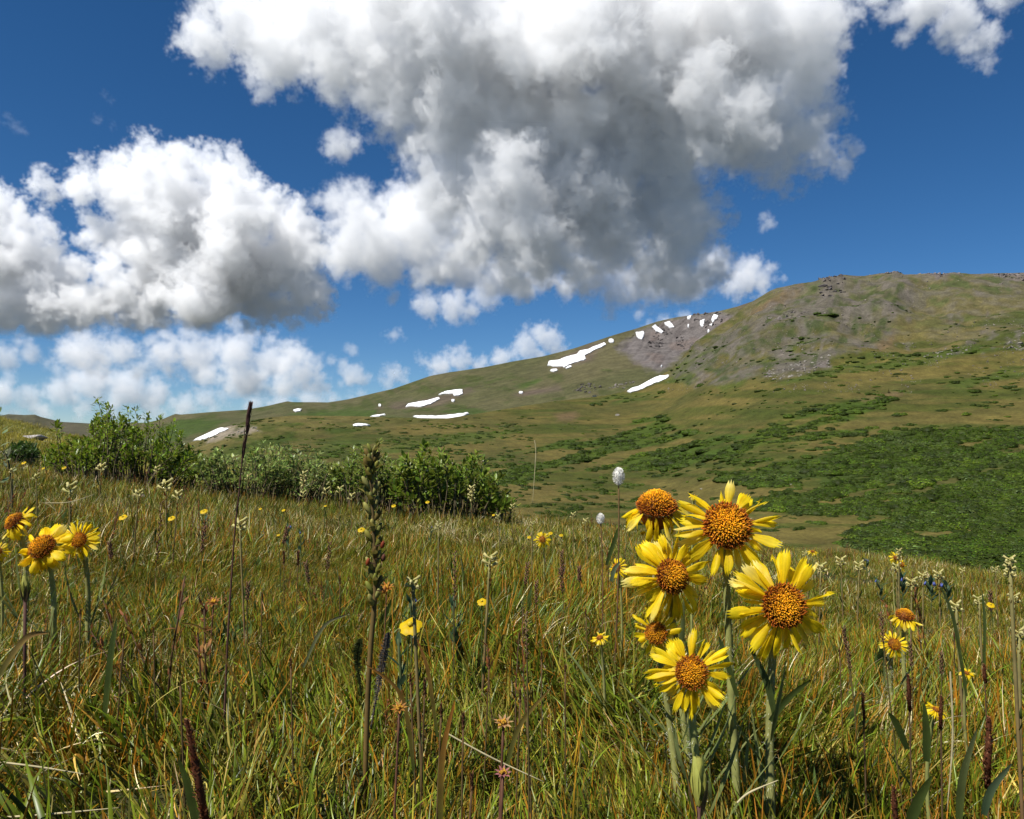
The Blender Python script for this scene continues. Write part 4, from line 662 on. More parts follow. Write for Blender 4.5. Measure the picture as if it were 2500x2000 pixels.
# buttercups
def buttercup(px, py, r_, label, h=.12, Y=None, col=(.84, .58, .008), group='tiny yellow flowers dotted over the meadow', ax=(-.1, -.55, .8)):
    r = random.Random(int(px * 13 + py)); Y = Y or depth_for(px, py, h); C = pt(px, py, Y); k = Y / FPX; S = r_ * k; base = ground(C.x + r.uniform(-.008, .008), Y); base.z = min(base.z, C.z - .04); root = empty('buttercup', base, label, 'flower', group); A = Vector(ax).normalized(); Fm = frame(A); st = MB(base); st.tube(bez(base, (base + C) / 2 + Vector((r.uniform(-.01, .01), 0, 0)), C - A * S * .5, 7), max(.0007, S * .05), (.06, .085, .02), 5); st.build('stem', M_STEM, root); al = MB(base)
    for j in range(5):
        th = j * 1.2566 + .3; e = Fm @ Vector((math.cos(th), math.sin(th), 0)); m = MB(base) if r_ > 15 else al; m.leaf(C - A * S * .45, e + A * .55, A, S * 1.2, S * 1.45, tuple(c * .85 for c in col), col, -1.0, 5, -.4, .55, .6)
        if r_ > 15: m.build('petal', M_PETAL, root)
    if r_ <= 15: al.build('petals', M_PETAL, root)
    ce = MB(base); ce.lump(C - A * S * .25, A, S * .28, S * .2, (.5, .36, .02), 7, 4); ce.build('flower_centre', M_DISC, root)
buttercup(1000, 1519, 25, 'single large yellow buttercup cup right of the tall seed stalk', Y=.62, group=None)
for px, py, r_, lab in [(298, 1259, 9, 'yellow flower in open grass left of the tall lousewort'), (417, 1262, 8, 'yellow flower just under the tall lousewort'), (496, 1245, 8, 'yellow flower left of the tall dark grass spike'), (1176, 1465, 11, 'yellow flower under the lone cream lousewort'), (2420, 1474, 8, 'yellow flower between the cream louseworts at the right'), (881, 1290, 8, 'yellow flower touching the left side of the seed stalk')]: buttercup(px, py, r_, lab)
for px, py in [(636, 1241), (56, 1128), (104, 1142), (155, 1140), (690, 1244), (795, 1234), (961, 1233), (1044, 1224), (1067, 1189), (1294, 1310), (1345, 1300), (1368, 1305), (679, 1305), (1207, 1256)]:
    buttercup(px + rnd.uniform(-3, 3), py, rnd.uniform(2.8, 5.5), 'tiny yellow flower speck far back in the meadow')
# ------------------------------------------------------------------ stalks, spikes and seed heads
def stalk_path(pts, Y): return [pt(a, b, Y) for a, b in pts]
def smooth(path, n):
    out = []; m = len(path)
    for i in range(n):
        t = i / (n - 1) * (m - 1); k = min(int(t), m - 2); f = t - k; p0, p1, p2, p3 = path[max(k - 1, 0)], path[k], path[k + 1], path[min(k + 2, m - 1)]
        out.append(.5 * ((2 * p1) + (p2 - p0) * f + (2 * p0 - 5 * p1 + 4 * p2 - p3) * f * f + (3 * p1 - p0 - 3 * p2 + p3) * f ** 3))
    return out
def along(path, t): q = t * (len(path) - 1); i = min(int(q), len(path) - 2); return path[i].lerp(path[i + 1], q - i), (path[i + 1] - path[i]).normalized()
Y = .62; path = smooth(stalk_path([(612, 985), (604, 1040), (592, 1120), (584, 1200), (573, 1300), (566, 1400), (556, 1560), (548, 1750)], Y), 30); g = ground(path[-1].x, Y); path.append(g - Vector((0, 0, .01))); root = empty('grass_stalk', g, 'tall dark purple brown grass spike rising above the skyline', 'grass'); m = MB(g); m.tube(path, [.0004 + .0006 * i / 30 for i in range(31)], (.10, .05, .035), 6); m.build('stem', M_STEM, root); m = MB(g); r_ = random.Random(3)
for k in range(90):
    t = .02 + .27 * (k / 90) + r_.uniform(-.01, .01); p, a = along(path, t); th = r_.uniform(0, 6.28); o = a.orthogonal().normalized(); o.rotate(Quaternion(a, th)); u = min(1, (t - .01) / .06) * (1 if t < .2 else .7); m.leaf(p + o * .0006, -a + o * .09, o, (.0065 * u + .003), .0011 * u + .0003, jit((.055, .028, .026)), jit((.12, .06, .05)), .1, 3, .4)
for k in range(26):
    p, a = along(path, .31 + .2 * r_.random()); o = a.orthogonal().normalized(); o.rotate(Quaternion(a, r_.uniform(0, 6.28))); m.leaf(p, -a + o * .14, o, .007, .0009, (.06, .035, .03), (.14, .09, .06), .1, 3, .4)
m.build('seed_spike', M_STEM, root)
# tall green seed stalk with pods
Y = .56; path = smooth(stalk_path([(912, 1098), (908, 1130), (905, 1170), (910, 1250), (914, 1340), (916, 1430), (912, 1500), (905, 1580), (898, 1700), (893, 1860)], Y), 40); g = ground(path[-1].x, Y); root = empty('seed_stalk', g, 'tall stout seed stalk with greenish pods and a brown stem in the centre left', 'plant'); m = MB(g); path.append(Vector((path[-1].x, Y, g.z - .01))); m.tube(path, [.0008 + .0011 * min(1, i / 28) for i in range(len(path))], (.10, .075, .03), 8, (.15, .095, .03)); m.build('stem', M_STEM, root); r_ = random.Random(5)
for k in range(38):
    t = .015 + .62 * (k / 38) ** .95; p, a = along(path, t); th = k * 2.5 + r_.uniform(-.4, .4); o = Vector((math.cos(th), math.sin(th) * .8 - .15, .0)); S = .0060 * (.75 + .5 * min(1, t / .15)); d = o * .55 + Vector((0, 0, 1)); pod = MB(g); c = jit(r_.choice([(.27, .26, .05), (.34, .31, .09), (.18, .18, .035), (.20, .14, .04)]), .15)
    pod.lump(p + d.normalized() * S * .75 + o * .001, d, S * .26, S * .74, tuple(x * .75 for x in c), 7, 6, c); pod.leaf(p, d + o * .5, -o, S * 2.0, S * .55, (.12, .13, .03), (.26, .2, .05), -.3, 4, .3); pod.build('seed_pod', M_HERB, root)
for k, (dx, py, c) in enumerate([(22, 1330, (.24, .05, .02)), (-14, 1372, (.26, .06, .02)), (24, 1362, (.13, .05, .03)), (26, 1440, (.42, .16, .03))]):
    q = pt(912 + dx, py, Y - .005); b = MB(g); b.lump(q, (.3, 0, 1), .0016, .003, c, 6, 5); b.leaf(q, (-dx, 0, -4), (0, 1, 0), .007, .0012, (.1, .06, .03), (.1, .06, .03), .1, 3); b.build('dry_bud', M_HERB, root)
for s_, pxs in ((-1, [(880, 1560), (872, 1610), (882, 1700)]), (1, [(948, 1545), (930, 1640), (905, 1780)])):
    p3 = smooth(stalk_path(pxs, Y + .01), 14); fr = MB(g); c = (.035, .045, .012) if s_ < 0 else (.12, .10, .085)
    fr.tube(p3, .0006, c, 5)
    for i in range(64):
        p_, a_ = along(p3, .02 + .95 * i / 64); L_ = .0052 * math.sin(math.pi * min(1, .12 + .95 * i / 64)) * rnd.uniform(.7, 1.2)
        for sd in (-1, 1):
            for kk in range(3): fr.leaf(p_, (sd, rnd.uniform(-.9, .9), rnd.uniform(.1, .7)), (0, -1, 0), L_ * rnd.uniform(.6, 1), .0009, jit(c), jit(tuple(x * 1.6 for x in c)), rnd.uniform(-.5, .9), 2)
    root2 = empty('feathery_leaf', p3[-1], 'dark feathery leaf left of the seed stalk stem' if s_ < 0 else 'purplish feathery leaf right of the seed stalk stem', 'leaf')
    fr.off = Vector((0, 0, 0)); o = fr.build('frond', M_HERB, root2); o.location = g - root2.location
def brown_spike(p0, p1, wpx, Y, label, col=(.15, .05, .022), grp='rusty brown plantain spikes at the lower edge'):
    k = Y / FPX; a, b = pt(*p0, Y), pt(*p1, Y); d = (b - a); base = ground(b.x + d.x * .25, Y); base.z = min(base.z, b.z - .02); root = empty('plantain_spike', base, label, 'flower spike', grp); st = MB(base); st.tube(bez(a, b, base, 10), max(.0006, wpx * k * .1), (.10, .06, .03), 6); st.build('stem', M_STEM, root); m = MB(base); r = random.Random(int(p0[0])); n = max(70, int(d.length / (wpx * k) * 30)); m.tube([a, a.lerp(b, .5), b], [wpx * k * .15, wpx * k * .34, wpx * k * .3], tuple(c * .5 for c in col), 7); ax = d.normalized()
    for i in range(n):
        t = min(1, max(0, (i + .5) / n + r.uniform(-.01, .01))); p = a.lerp(b, t) + Vector((math.sin(t * 7) * wpx * k * .12, 0, 0)); o = ax.orthogonal().normalized(); o.rotate(Quaternion(ax, i * 2.39996 + r.gauss(0, .5))); ww = wpx * k * .5 * (.55 + .45 * min(1, t * 5)) * r.uniform(.8, 1.15); sz = r.uniform(.7, 1.3)
        m.leaf(p + o * ww * .45, o * r.uniform(.5, 1.1) - ax * 1.0, o, ww * .85 * sz, ww * .5 * sz, jit(col, .4, r), jit(r.choice([(.30, .12, .05), (.18, .06, .03), (.40, .20, .09)]), .3, r), r.uniform(-.5, .3), 3, -.4, .1)
    m.build('seed_spike', M_STEM, root)
for a in [((455, 1758), (508, 2030), 27, .42, 'fat rusty plantain spike rising from the lower left edge'), ((2414, 1752), (2410, 1925), 23, .48, 'tall rusty plantain spike near the lower right corner'), ((2180, 1921), (2190, 2040), 20, .42, 'short rusty spike at the bottom edge right of the pale bud'), ((2217, 1648), (2221, 1735), 15, .58, 'slim dark red spike below the small round sunflower'), ((2298, 1700), (2296, 1780), 13, .55, 'slim rusty spike in front of the yellow flower at the right'), ((2105, 1690), (2110, 1755), 10, .6, 'thin purple brown spike between the cluster and the rusty spikes'), ((2402, 1622), (2406, 1668), 12, .75, 'stubby brown sedge head on a green stem at the right')]: brown_spike(*a)
def sedge(px, py, hpx, label=None, Y=None):
    Y = Y or depth_for(px, py, .10); k = Y / FPX; C = pt(px, py, Y); S = hpx * k; base = ground(C.x + rnd.uniform(-.006, .006), Y); base.z = min(base.z, C.z - .03); root = empty('sedge', base, label or 'dark brown sedge head on a thin stem among the grass', 'sedge', 'dark brown sedge heads in the meadow'); st = MB(base); st.tube(bez(base, (base + C) / 2, C, 6), .0006, (.09, .07, .025), 5, (.12, .07, .03)); st.build('stem', M_STEM, root); m = MB(base)
    for i in range(26):
        th = i * 2.4; z = S * (i / 26 - .5); m.leaf(C + Vector((0, 0, z)), (math.cos(th) * .4, math.sin(th) * .4, 1), (math.cos(th), math.sin(th), 0), S * .36, S * .16, jit((.07, .035, .018), .3), jit((.16, .07, .03), .3), -.2, 2, .3)
    m.build('seed_head', M_STEM, root)
for px, py, h_, lab in [(693, 1366, 30, 'left one of two dark sedge heads left of the seed stalk'), (728, 1368, 34, 'right one of two dark sedge heads left of the seed stalk'), (1037, 1684, 40, 'plump brown sedge head below the buttercup'), (1131, 1768, 42, 'slim brown sedge head left of the dried star'), (710, 1626, 26, 'brown sedge head alone left of the seed stalk stem'), (1077, 1742, 36, 'curled brown sedge head between its two neighbours'), (1152, 1918, 46, 'withered brown sedge head near the bottom edge'), (1286, 1727, 34, 'brown sedge head right of the dried star'), (375, 1545, 20, 'small dark sedge head in the grass at the lower left')]: sedge(px, py, h_, lab)
for px, py, h_ in [(1002, 1664, 30), (1194, 1626, 28), (1270, 1706, 34), (1322, 1609, 24), (196, 1500, 20), (302, 1560, 20), (440, 1675, 22), (1380, 1640, 24), (1430, 1500, 20), (2050, 1600, 22), (2330, 1560, 20), (830, 1420, 20), (1110, 1380, 18), (640, 1460, 20)]: sedge(px, py, h_)
def dried_star(px, py, r_, label, c0, c1, ax=(0, -.5, 1)):
    Y = depth_for(px, py, .10); k = Y / FPX; C = pt(px, py, Y); S = r_ * k; base = ground(C.x - .004, Y); base.z = min(base.z, C.z - .04); root = empty('dried_flower', base, label, 'flower', 'dried star shaped flower remains'); A = Vector(ax).normalized(); Fm = frame(A); st = MB(base); st.tube(bez(base, (base + C) / 2, C - A * S * .3, 7), .0008, (.13, .06, .035), 6); st.build('stem', M_STEM, root); m = MB(base)
    for j in range(9):
        th = j * .698; e = Fm @ Vector((math.cos(th), math.sin(th), 0)); m.leaf(C - A * S * .35, e * rnd.uniform(.6, 1) + A * .8, A, S * 1.2, S * .34, jit(c0), jit(c1), -.5, 4, .3)
    m.build('sepals', M_HERB, root); m = MB(base)
    for j in range(16): m.lump(C + Fm @ Vector((rnd.gauss(0, S * .22), rnd.gauss(0, S * .22), S * .1)), A, S * .12, S * .2, jit((.55, .3, .03)), 5, 3)
    m.build('flower_centre', M_DISC, root)
for a in [(520, 1470, 19, 'dried star flower with orange heart right of the tall grass spike', (.14, .05, .02), (.34, .14, .04)), (1229, 1764, 24, 'pale dried star flower low in the grass right of the sedge heads', (.30, .15, .05), (.5, .3, .14)), (944, 1434, 19, 'orange dried flower touching the seed stalk', (.25, .07, .02), (.5, .2, .03)), (975, 1728, 20, 'dried flower with a yellow tuft below the buttercup', (.25, .09, .02), (.45, .2, .04)), (1228, 1886, 20, 'pinkish closed dried flower near the bottom edge', (.25, .10, .08), (.42, .16, .16))]: dried_star(*a)
def bud(px, py, hpx, Y, label):
    k = Y / FPX; C = pt(px, py, Y); S = hpx * k; base = ground(C.x + .002, Y); base.z = min(base.z, C.z - S); root = empty('paintbrush_bud', base, label, 'flower bud', 'pale yellow paintbrush buds'); st = MB(base); st.tube([base, (base + C) / 2, C - Vector((0, 0, S * .4))], .0013, (.08, .04, .03), 7); st.build('stem', M_STEM, root)
    for j in range(6):
        th = j * 1.047 + .4; e = Vector((math.cos(th), math.sin(th), 0)); m = MB(base); m.leaf(C - Vector((0, 0, S * .5)) + e * S * .06, e * .32 + Vector((0, 0, 1)), e, S * rnd.uniform(.85, 1.05), S * .34, jit((.36, .36, .07), .1), jit((.52, .50, .12), .1), -.45, 6, -.5, .25, .5); m.build('petal', M_BLOOM, root)
    for j in range(3):
        th = j * 2.09 + 1.2; e = Vector((math.cos(th), math.sin(th), 0)); m = MB(base); m.leaf(C - Vector((0, 0, S * .75)) + e * S * .05, e * .55 + Vector((0, 0, 1)), e, S * .85, S * .18, (.07, .045, .03), (.11, .09, .03), -.5, 6, -.4); m.build('bract', M_HERB, root)
bud(1705, 1905, 118, .44, 'pale yellow closed bud with dark bracts at the bottom edge under the cluster'); bud(62, 1430, 56, .66, 'pale yellow closed bud below the left sunflowers')
# blue green leafy bluebells
def bluebell(px, py, S_px, label, nl=7, blue=2, h=.10, Y=None):
    Y = Y or depth_for(px, py, h); k = Y / FPX; C = pt(px, py, Y); S = S_px * k; base = ground(C.x, Y); base.z = min(base.z, C.z - .03); root = empty('bluebell', base, label, 'plant', 'blue green bluebell plants'); r = random.Random(int(px + py)); st = MB(base); path = bez(base, (base + C) / 2 + Vector((.006, 0, 0)), C, 8); st.tube(path, .0011, (.07, .09, .035), 6); st.build('stem', M_STEM, root)
    for j in range(nl):
        p, a = along(path, .45 + .55 * j / nl); th = j * 2.4 + r.uniform(-.3, .3); m = MB(base); m.leaf(p, (math.cos(th), math.sin(th) * .7, r.uniform(.4, 1.1)), (0, 0, 1), S * r.uniform(.7, 1.1), S * .30, jit((.04, .075, .035)), jit((.06, .10, .05)), r.uniform(.1, .7), 6, .35); m.build('leaf', M_HERB, root)
    for j in range(blue):
        m = MB(base); th = r.uniform(0, 6.28); q = C + Vector((math.cos(th), math.sin(th), .1)) * S * .3; m.tube([q, q + Vector((math.cos(th) * .3, 0, -.6)) * S * .15, q + Vector((math.cos(th) * .6, 0, -1.1)) * S * .22], [S * .02, S * .05, S * .075], (.16, .2, .45), 6, (.12, .16, .55)); m.build('blossom', M_BLOOM, root)
for a in [(1104, 1468, 46, 'dark blue green leaf rosette right of the buttercup', 8, 0), (1000, 1460, 40, 'blue green leafy stem just above the buttercup', 8, 1), (972, 1560, 52, 'dark leafy stem between buttercup and seed stalk', 7, 0), (702, 1284, 22, 'bluebell with one blue bloom in front of the middle bush', 7, 2), (732, 1298, 22, 'bluebell right of its twin in front of the middle bush', 7, 1), (2114, 1366, 20, 'bluebell with violet blooms on the brow right of the cluster', 5, 3), (2146, 1417, 26, 'bluebell in the grass below the violet blooms', 7, 2), (2200, 1410, 34, 'leafy bluebell under the two tiny sunflowers', 9, 1), (2270, 1420, 36, 'tallest blue green bluebell in the right leaf patch', 9, 3), (2310, 1425, 34, 'rightmost bluebell in the right leaf patch', 8, 2), (500, 1262, 24, 'thin dark leafy stem under a yellow flower beside the grass spike', 7, 0), (1050, 1285, 16, 'small bluebell behind the seed stalk on its right', 5, 1)]: bluebell(*a)
# broad dark blades, lying straws, green stems
def blade(pts, Y, W, label, c0, c1, name='broad_leaf', cat='leaf', Y2=None):
    n = 14; Y2 = Y2 or Y; ps = smooth([pt(a, b, Y + (Y2 - Y) * i / (len(pts) - 1)) for i, (a, b) in enumerate(pts)], n); base = ps[0]; m = MB(base); vs = []; cs = []; fs = []
    for i, p in enumerate(ps):
        t = (ps[min(i + 1, n - 1)] - ps[max(i - 1, 0)]).normalized(); sd = t.cross(Vector((.25, 1, .2))).normalized(); u = i / (n - 1); wd = W * .5 * (1 - u ** 3) * (.55 + .45 * math.sin(min(1, u * 1.8) * math.pi * .5)) + .0002; c = tuple(c0[q] + (c1[q] - c0[q]) * u for q in range(3)); vs += [p - sd * wd, p + Vector((0, wd * .35, 0)), p + sd * wd]; cs += [c, tuple(x * .8 for x in c), c]
        if i: b = 3 * i - 3; fs += [(b, b + 1, b + 4, b + 3), (b + 1, b + 2, b + 5, b + 4)]
    m.add(vs, fs, cs); o = m.build(name, M_HERB); o.location = base; tag(o, label, cat); return o
DG, DG2 = (.034, .052, .010), (.062, .085, .016)
for a in [([(486, 2060), (462, 1930), (434, 1850)], .43, .006, 'broad dark green blade left of the fat rusty spike', DG, DG2), ([(2262, 1860), (2262, 1790), (2256, 1715)], .55, .0055, 'broad dark blade standing behind the slim rusty spike', DG, DG2), ([(2212, 2040), (2240, 1960), (2275, 1895)], .45, .0065, 'broad dark leaf leaning right at the bottom edge', DG, DG2), ([(2402, 1990), (2420, 1930), (2470, 1865)], .47, .005, 'pointed blue green leaf beside the tall rusty spike', (.04, .07, .03), (.09, .12, .06)), ([(2340, 2030), (2350, 1900), (2385, 1780)], .5, .005, 'tall green blade left of the tall rusty spike', DG2, (.09, .10, .04)), ([(2215, 1830), (2190, 1770), (2170, 1740)], .52, .0045, 'short dark blade under the slim dark red spike', DG, DG2), ([(255, 1750), (270, 1600), (285, 1510)], .55, .0055, 'tall green blade standing in the lower left grass', DG2, (.05, .075, .02)),
          ([(1895, 1760), (1870, 1660), (1828, 1575)], .56, .0048, 'dark narrow leaf leaning left under the largest sunflower', DG2, (.07, .10, .04)), ([(1800, 1700), (1770, 1600), (1755, 1555)], .58, .0042, 'dark narrow leaf beside the thick cluster stem', DG2, (.06, .09, .03)), ([(1880, 1760), (1930, 1700), (1980, 1660)], .56, .0045, 'dark leaf leaning right at the foot of the cluster', DG, DG2), ([(2360, 1700), (2330, 1520), (2296, 1430)], .7, .003, 'long green stem bending left at the right of the meadow', DG2, (.07, .09, .03)), ([(2402, 1640), (2404, 1520), (2397, 1440)], .85, .003, 'thin upright green stem near the right edge', DG2, (.07, .10, .03)), ([(-10, 1660), (60, 1560), (118, 1545)], .5, .004, 'orange tipped blade bent over at the left edge', (.08, .09, .02), (.4, .22, .07)), ([(1075, 2040), (1080, 1850), (1110, 1710)], .46, .0035, 'long upright green blade with an orange tip below the sedge heads', DG2, (.30, .11, .02)), ([(1010, 1880), (980, 1700), (890, 1620)], .5, .003, 'orange tipped blade slanting left across the seed stalk stem', DG2, (.32, .14, .03)), ([(1235, 1880), (1270, 1770), (1345, 1680)], .5, .003, 'green blade slanting right beside the pale dried star', DG2, (.2, .12, .03)), ([(1068, 1800), (1045, 1640), (1018, 1560)], .56, .003, 'thin blade with a rusty tip right of the buttercup', DG2, (.3, .12, .03)), ([(1480, 1380), (1500, 1320), (1508, 1290)], .92, .005, 'dark leaf on the tall white bistort stem', DG, DG2), ([(1492, 1420), (1500, 1390), (1514, 1372)], .9, .005, 'pale green leaf in front of the side turned yellow flower', (.08, .11, .05), (.14, .17, .09)),
          ([(740, 1630), (790, 1530), (850, 1500)], .6, .0024, 'long arching grey green blade left of the seed stalk', (.08, .1, .04), (.2, .18, .09)), ([(640, 1790), (520, 1560), (440, 1520)], .6, .002, 'thin orange blade arching left in the lower left grass', (.1, .09, .02), (.33, .18, .04))]: blade(*a)
def straw(pts, Y, label, rad=.0006, c=(.42, .36, .2), Y2=None):
    Y2 = Y2 or Y; ps = smooth([pt(a, b, Y + (Y2 - Y) * i / (len(pts) - 1)) for i, (a, b) in enumerate(pts)], 16); m = MB(ps[0]); m.tube(ps, [rad] * 10 + [rad * .8, rad * .7, rad * .6, rad * .5, rad * .4, rad * .3], c, 5); o = m.build('straw', M_STEM); o.location = ps[0]; tag(o, label, 'straw')
for a in [([(-40, 1856), (90, 1872), (205, 1890)], .46, 'pale straw lying across the grass at the lower left'), ([(-40, 1999), (120, 1988), (290, 1972)], .44, 'long pale straw along the bottom left edge'), ([(2320, 1640), (2326, 1800), (2312, 1980)], .47, 'upright pale straw left of the tall rusty spike'), ([(1090, 1790), (1200, 1850), (1330, 1910)], .5, 'pale straw slanting down right of the seed stalk'), ([(110, 1228), (170, 1226), (232, 1206)], 1.1, 'pale straw crossing the cream lousewort at the left'), ([(1305, 1075), (1308, 1110), (1300, 1230)], 1.0, 'fine lone grass stem against the slope right of the bushes'), ([(1800, 1960), (1830, 1935), (1900, 1905)], .44, 'short pale straw near the bottom under the cluster')]: straw(*a)
def panicle(px, py, hpx, label=None, Y=None, col=(.10, .045, .03)):
    Y = Y or depth_for(px, py, .17); k = Y / FPX; C = pt(px, py, Y); H = hpx * k; base = ground(C.x + rnd.uniform(-.02, .02), Y); base.z = min(base.z, C.z - .05); root = empty('seed_panicle', base, label or 'thin purple brown seed panicle standing in the grass', 'grass', 'purple brown seed panicles'); path = bez(base, (base + C) / 2 + Vector((rnd.uniform(-.012, .012), 0, 0)), C, 10); st = MB(base); st.tube(path, .0005, (.11, .085, .03), 5); st.build('stem', M_STEM, root); m = MB(base); tot = (C - base).length; fr = min(.75, H / tot)
    for i in range(26):
        p, a = along(path, 1 - fr * (i + .2) / 26); o = a.orthogonal().normalized(); o.rotate(Quaternion(a, i * 2.4)); m.lump(p + o * 3.2 * k + a * .001, a + o * .7, 1.7 * k, 4.6 * k, jit(col, .35), 5, 3, jit((.20, .10, .06), .3))
    m.build('seeds', M_STEM, root)
for px, py, h_, lab in [(1284, 1500, 110, 'purple seed panicle right of the leaf rosette'), (395, 1225, 150, 'dark seed panicle under the tall cream lousewort'), (1110, 1350, 120, 'curved dark seed panicle above the leaf rosette'), (2150, 1500, 70, 'dark seed panicle left of the dome headed sunflower')]: panicle(px, py, h_, lab)
for _ in range(16):
    px, py = rnd.choice([(rnd.uniform(1280, 1480), rnd.uniform(1330, 1560)), (rnd.uniform(200, 900), rnd.uniform(1250, 1480)), (rnd.uniform(1950, 2500), rnd.uniform(1440, 1640))]); panicle(px, py, rnd.uniform(35, 70), Y=depth_for(px, py, .125))
# ------------------------------------------------------------------ clouds: real volumes, density worked out here and laid on a voxel grid
def tile_noise(n, beta, seed, kmin=3):
    r = np.random.default_rng(seed); f = np.fft.rfftn(r.standard_normal((n, n, n))); k = np.fft.fftfreq(n) * n; kz = np.fft.rfftfreq(n) * n
    kk = np.sqrt(k[:, None, None] ** 2 + k[None, :, None] ** 2 + kz[None, None, :] ** 2); kk[0, 0, 0] = 1; amp = kk ** (-beta / 2); amp[kk < kmin] *= .3; amp[0, 0, 0] = 0
    v = np.fft.irfftn(f * amp, s=(n, n, n)); return (v / v.std()).astype(np.float32)
NZ = tile_noise(128, 3.0, 4)
def cloud_mat(sig):
    m, t, out = new_mat('cloud_vapour'); pv = t.nodes.new('ShaderNodeVolumePrincipled'); pv.inputs['Color'].default_value = (1, 1, 1, 1); pv.inputs['Density'].default_value = sig; pv.inputs['Anisotropy'].default_value = 0.0
    t.links.new(pv.outputs[0], out.inputs['Volume']); return m
def cloud(blobs, D, vpx, label, sig=.023, base=None, thick=1.0, ero=.30, seed=1, wisp=4.0, dz=None):
    """blobs: (x, y, r) in the 2156-wide view; D distance in metres; vpx voxel edge in picture pixels"""
    r = random.Random(seed); q = D / FPX; S = 1250 / 1078.0; sp = []; vox = vpx * q
    for b in blobs:
        x, y, rr = b[:3]; d = b[3] if len(b) > 3 else 0; D2 = D + d * q * S + r.uniform(-.6, .6) * rr * S * q * thick; R_ = rr * S * D2 / FPX; c = pt(x * S, y * S, D2); sp.append((*c, R_ * .86))
        for j in range(16):
            e = Vector((r.gauss(0, 1), r.gauss(0, 1) - .3, r.gauss(0, 1) + .25)).normalized(); r2 = R_ * r.uniform(.22, .48); p = c + e * R_ * r.uniform(.7, .95); sp.append((*p, r2))
            for k in range(3):
                e2 = (Vector((r.gauss(0, 1), r.gauss(0, 1), r.gauss(0, 1))).normalized() + e * .5); r3 = r2 * r.uniform(.3, .55)
                if r3 > vox * 1.3: sp.append((*(p + e2 * r2 * .9), r3))
    A = np.array(sp); lo = (A[:, :3] - A[:, 3:] * 1.25).min(0); hi = (A[:, :3] + A[:, 3:] * 1.25).max(0); n = ((hi - lo) / vox).astype(int) + 2; hi = lo + (n - 1) * vox; sdf = np.full(tuple(n), 1e9, np.float32)
    for x, y, z, rr in sp:
        c = np.array((x, y, z)); a = np.maximum(np.floor((c - 1.6 * rr - lo) / vox).astype(int), 0); b = np.minimum(np.ceil((c + 1.6 * rr - lo) / vox).astype(int) + 1, n)
        if (b <= a).any(): continue
        g = [(np.arange(a[i], b[i]) * vox + lo[i] - c[i]).astype(np.float32) for i in range(3)]; d = np.sqrt(g[0][:, None, None] ** 2 + g[1][None, :, None] ** 2 + g[2][None, None, :] ** 2) - rr; v = sdf[a[0]:b[0], a[1]:b[1], a[2]:b[2]]; np.minimum(v, d, out=v)
    o_ = [r.randrange(128) for _ in range(3)]; nz = NZ[np.ix_(*[(np.arange(n[i]) + o_[i]) % 128 for i in range(3)])]; Rm = float(np.median([b[2] for b in blobs])) * S * q
    den = -(sdf + nz * Rm * ero * .5); den = np.clip(den / (vox * wisp), 0, 1)
    if base is not None:
        zb = pt(1250, base * S, D).z; zz = lo[2] + np.arange(n[2]) * vox; den *= np.clip((zz - zb + 0) / (vox * 5), 0, 1)[None, None, :].astype(np.float32)
    den = den.astype(np.float32)
    me = bpy.data.meshes.new('cloud'); me.vertices.add(den.size); at_ = me.attributes.new('vapour', 'FLOAT', 'POINT'); at_.data.foreach_set('value', np.ascontiguousarray(den.transpose(2, 1, 0)).ravel())
    mat = cloud_mat(sig / q); me.materials.append(mat); o = bpy.data.objects.new('cloud', me); COL.objects.link(o); tag(o, label, 'cloud', 'fair weather clouds')
    ng = bpy.data.node_groups.new('cloud', 'GeometryNodeTree'); ng.interface.new_socket('Geometry', in_out='INPUT', socket_type='NodeSocketGeometry'); ng.interface.new_socket('Geometry', in_out='OUTPUT', socket_type='NodeSocketGeometry')
    N, L = ng.nodes, ng.links; gi = N.new('NodeGroupInput'); go = N.new('NodeGroupOutput'); vc = N.new('GeometryNodeVolumeCube'); sm = N.new('GeometryNodeSetMaterial'); sm.inputs['Material'].default_value = mat; vc.inputs['Min'].default_value = lo; vc.inputs['Max'].default_value = hi
    for k, w_ in zip('XYZ', n): vc.inputs['Resolution ' + k].default_value = int(w_)
    pos = N.new('GeometryNodeInputPosition')
    def vm(op, a, b=None):
        m = N.new('ShaderNodeVectorMath'); m.operation = op; L.new(a, m.inputs[0])
        if b is not None: m.inputs[1].default_value = b
        return m.outputs[0]
    p = vm('FLOOR', vm('ADD', vm('DIVIDE', vm('SUBTRACT', pos.outputs[0], lo), (vox,) * 3), (.5, .5, .5))); sx = N.new('ShaderNodeSeparateXYZ'); L.new(p, sx.inputs[0])
    def im(op, a, b):
        m = N.new('FunctionNodeIntegerMath'); m.operation = op; L.new(a, m.inputs[0])
        if isinstance(b, int): m.inputs[1].default_value = b
        else: L.new(b, m.inputs[1])
        return m.outputs[0]
    idx = im('ADD', im('MULTIPLY', im('ADD', im('MULTIPLY', sx.outputs[2], int(n[1])), sx.outputs[1]), int(n[0])), sx.outputs[0])
    si = N.new('GeometryNodeSampleIndex'); si.data_type = 'FLOAT'; si.domain = 'POINT'; na = N.new('GeometryNodeInputNamedAttribute'); na.data_type = 'FLOAT'; na.inputs['Name'].default_value = 'vapour'
    L.new(gi.outputs[0], si.inputs['Geometry']); L.new(idx, si.inputs['Index']); L.new(na.outputs[0], si.inputs['Value']); L.new(si.outputs[0], vc.inputs['Density']); L.new(vc.outputs[0], sm.inputs[0]); L.new(sm.outputs[0], go.inputs[0]); o.modifiers.new('vapour', 'NODES').node_group = ng
    print('cloud', n, den.size)
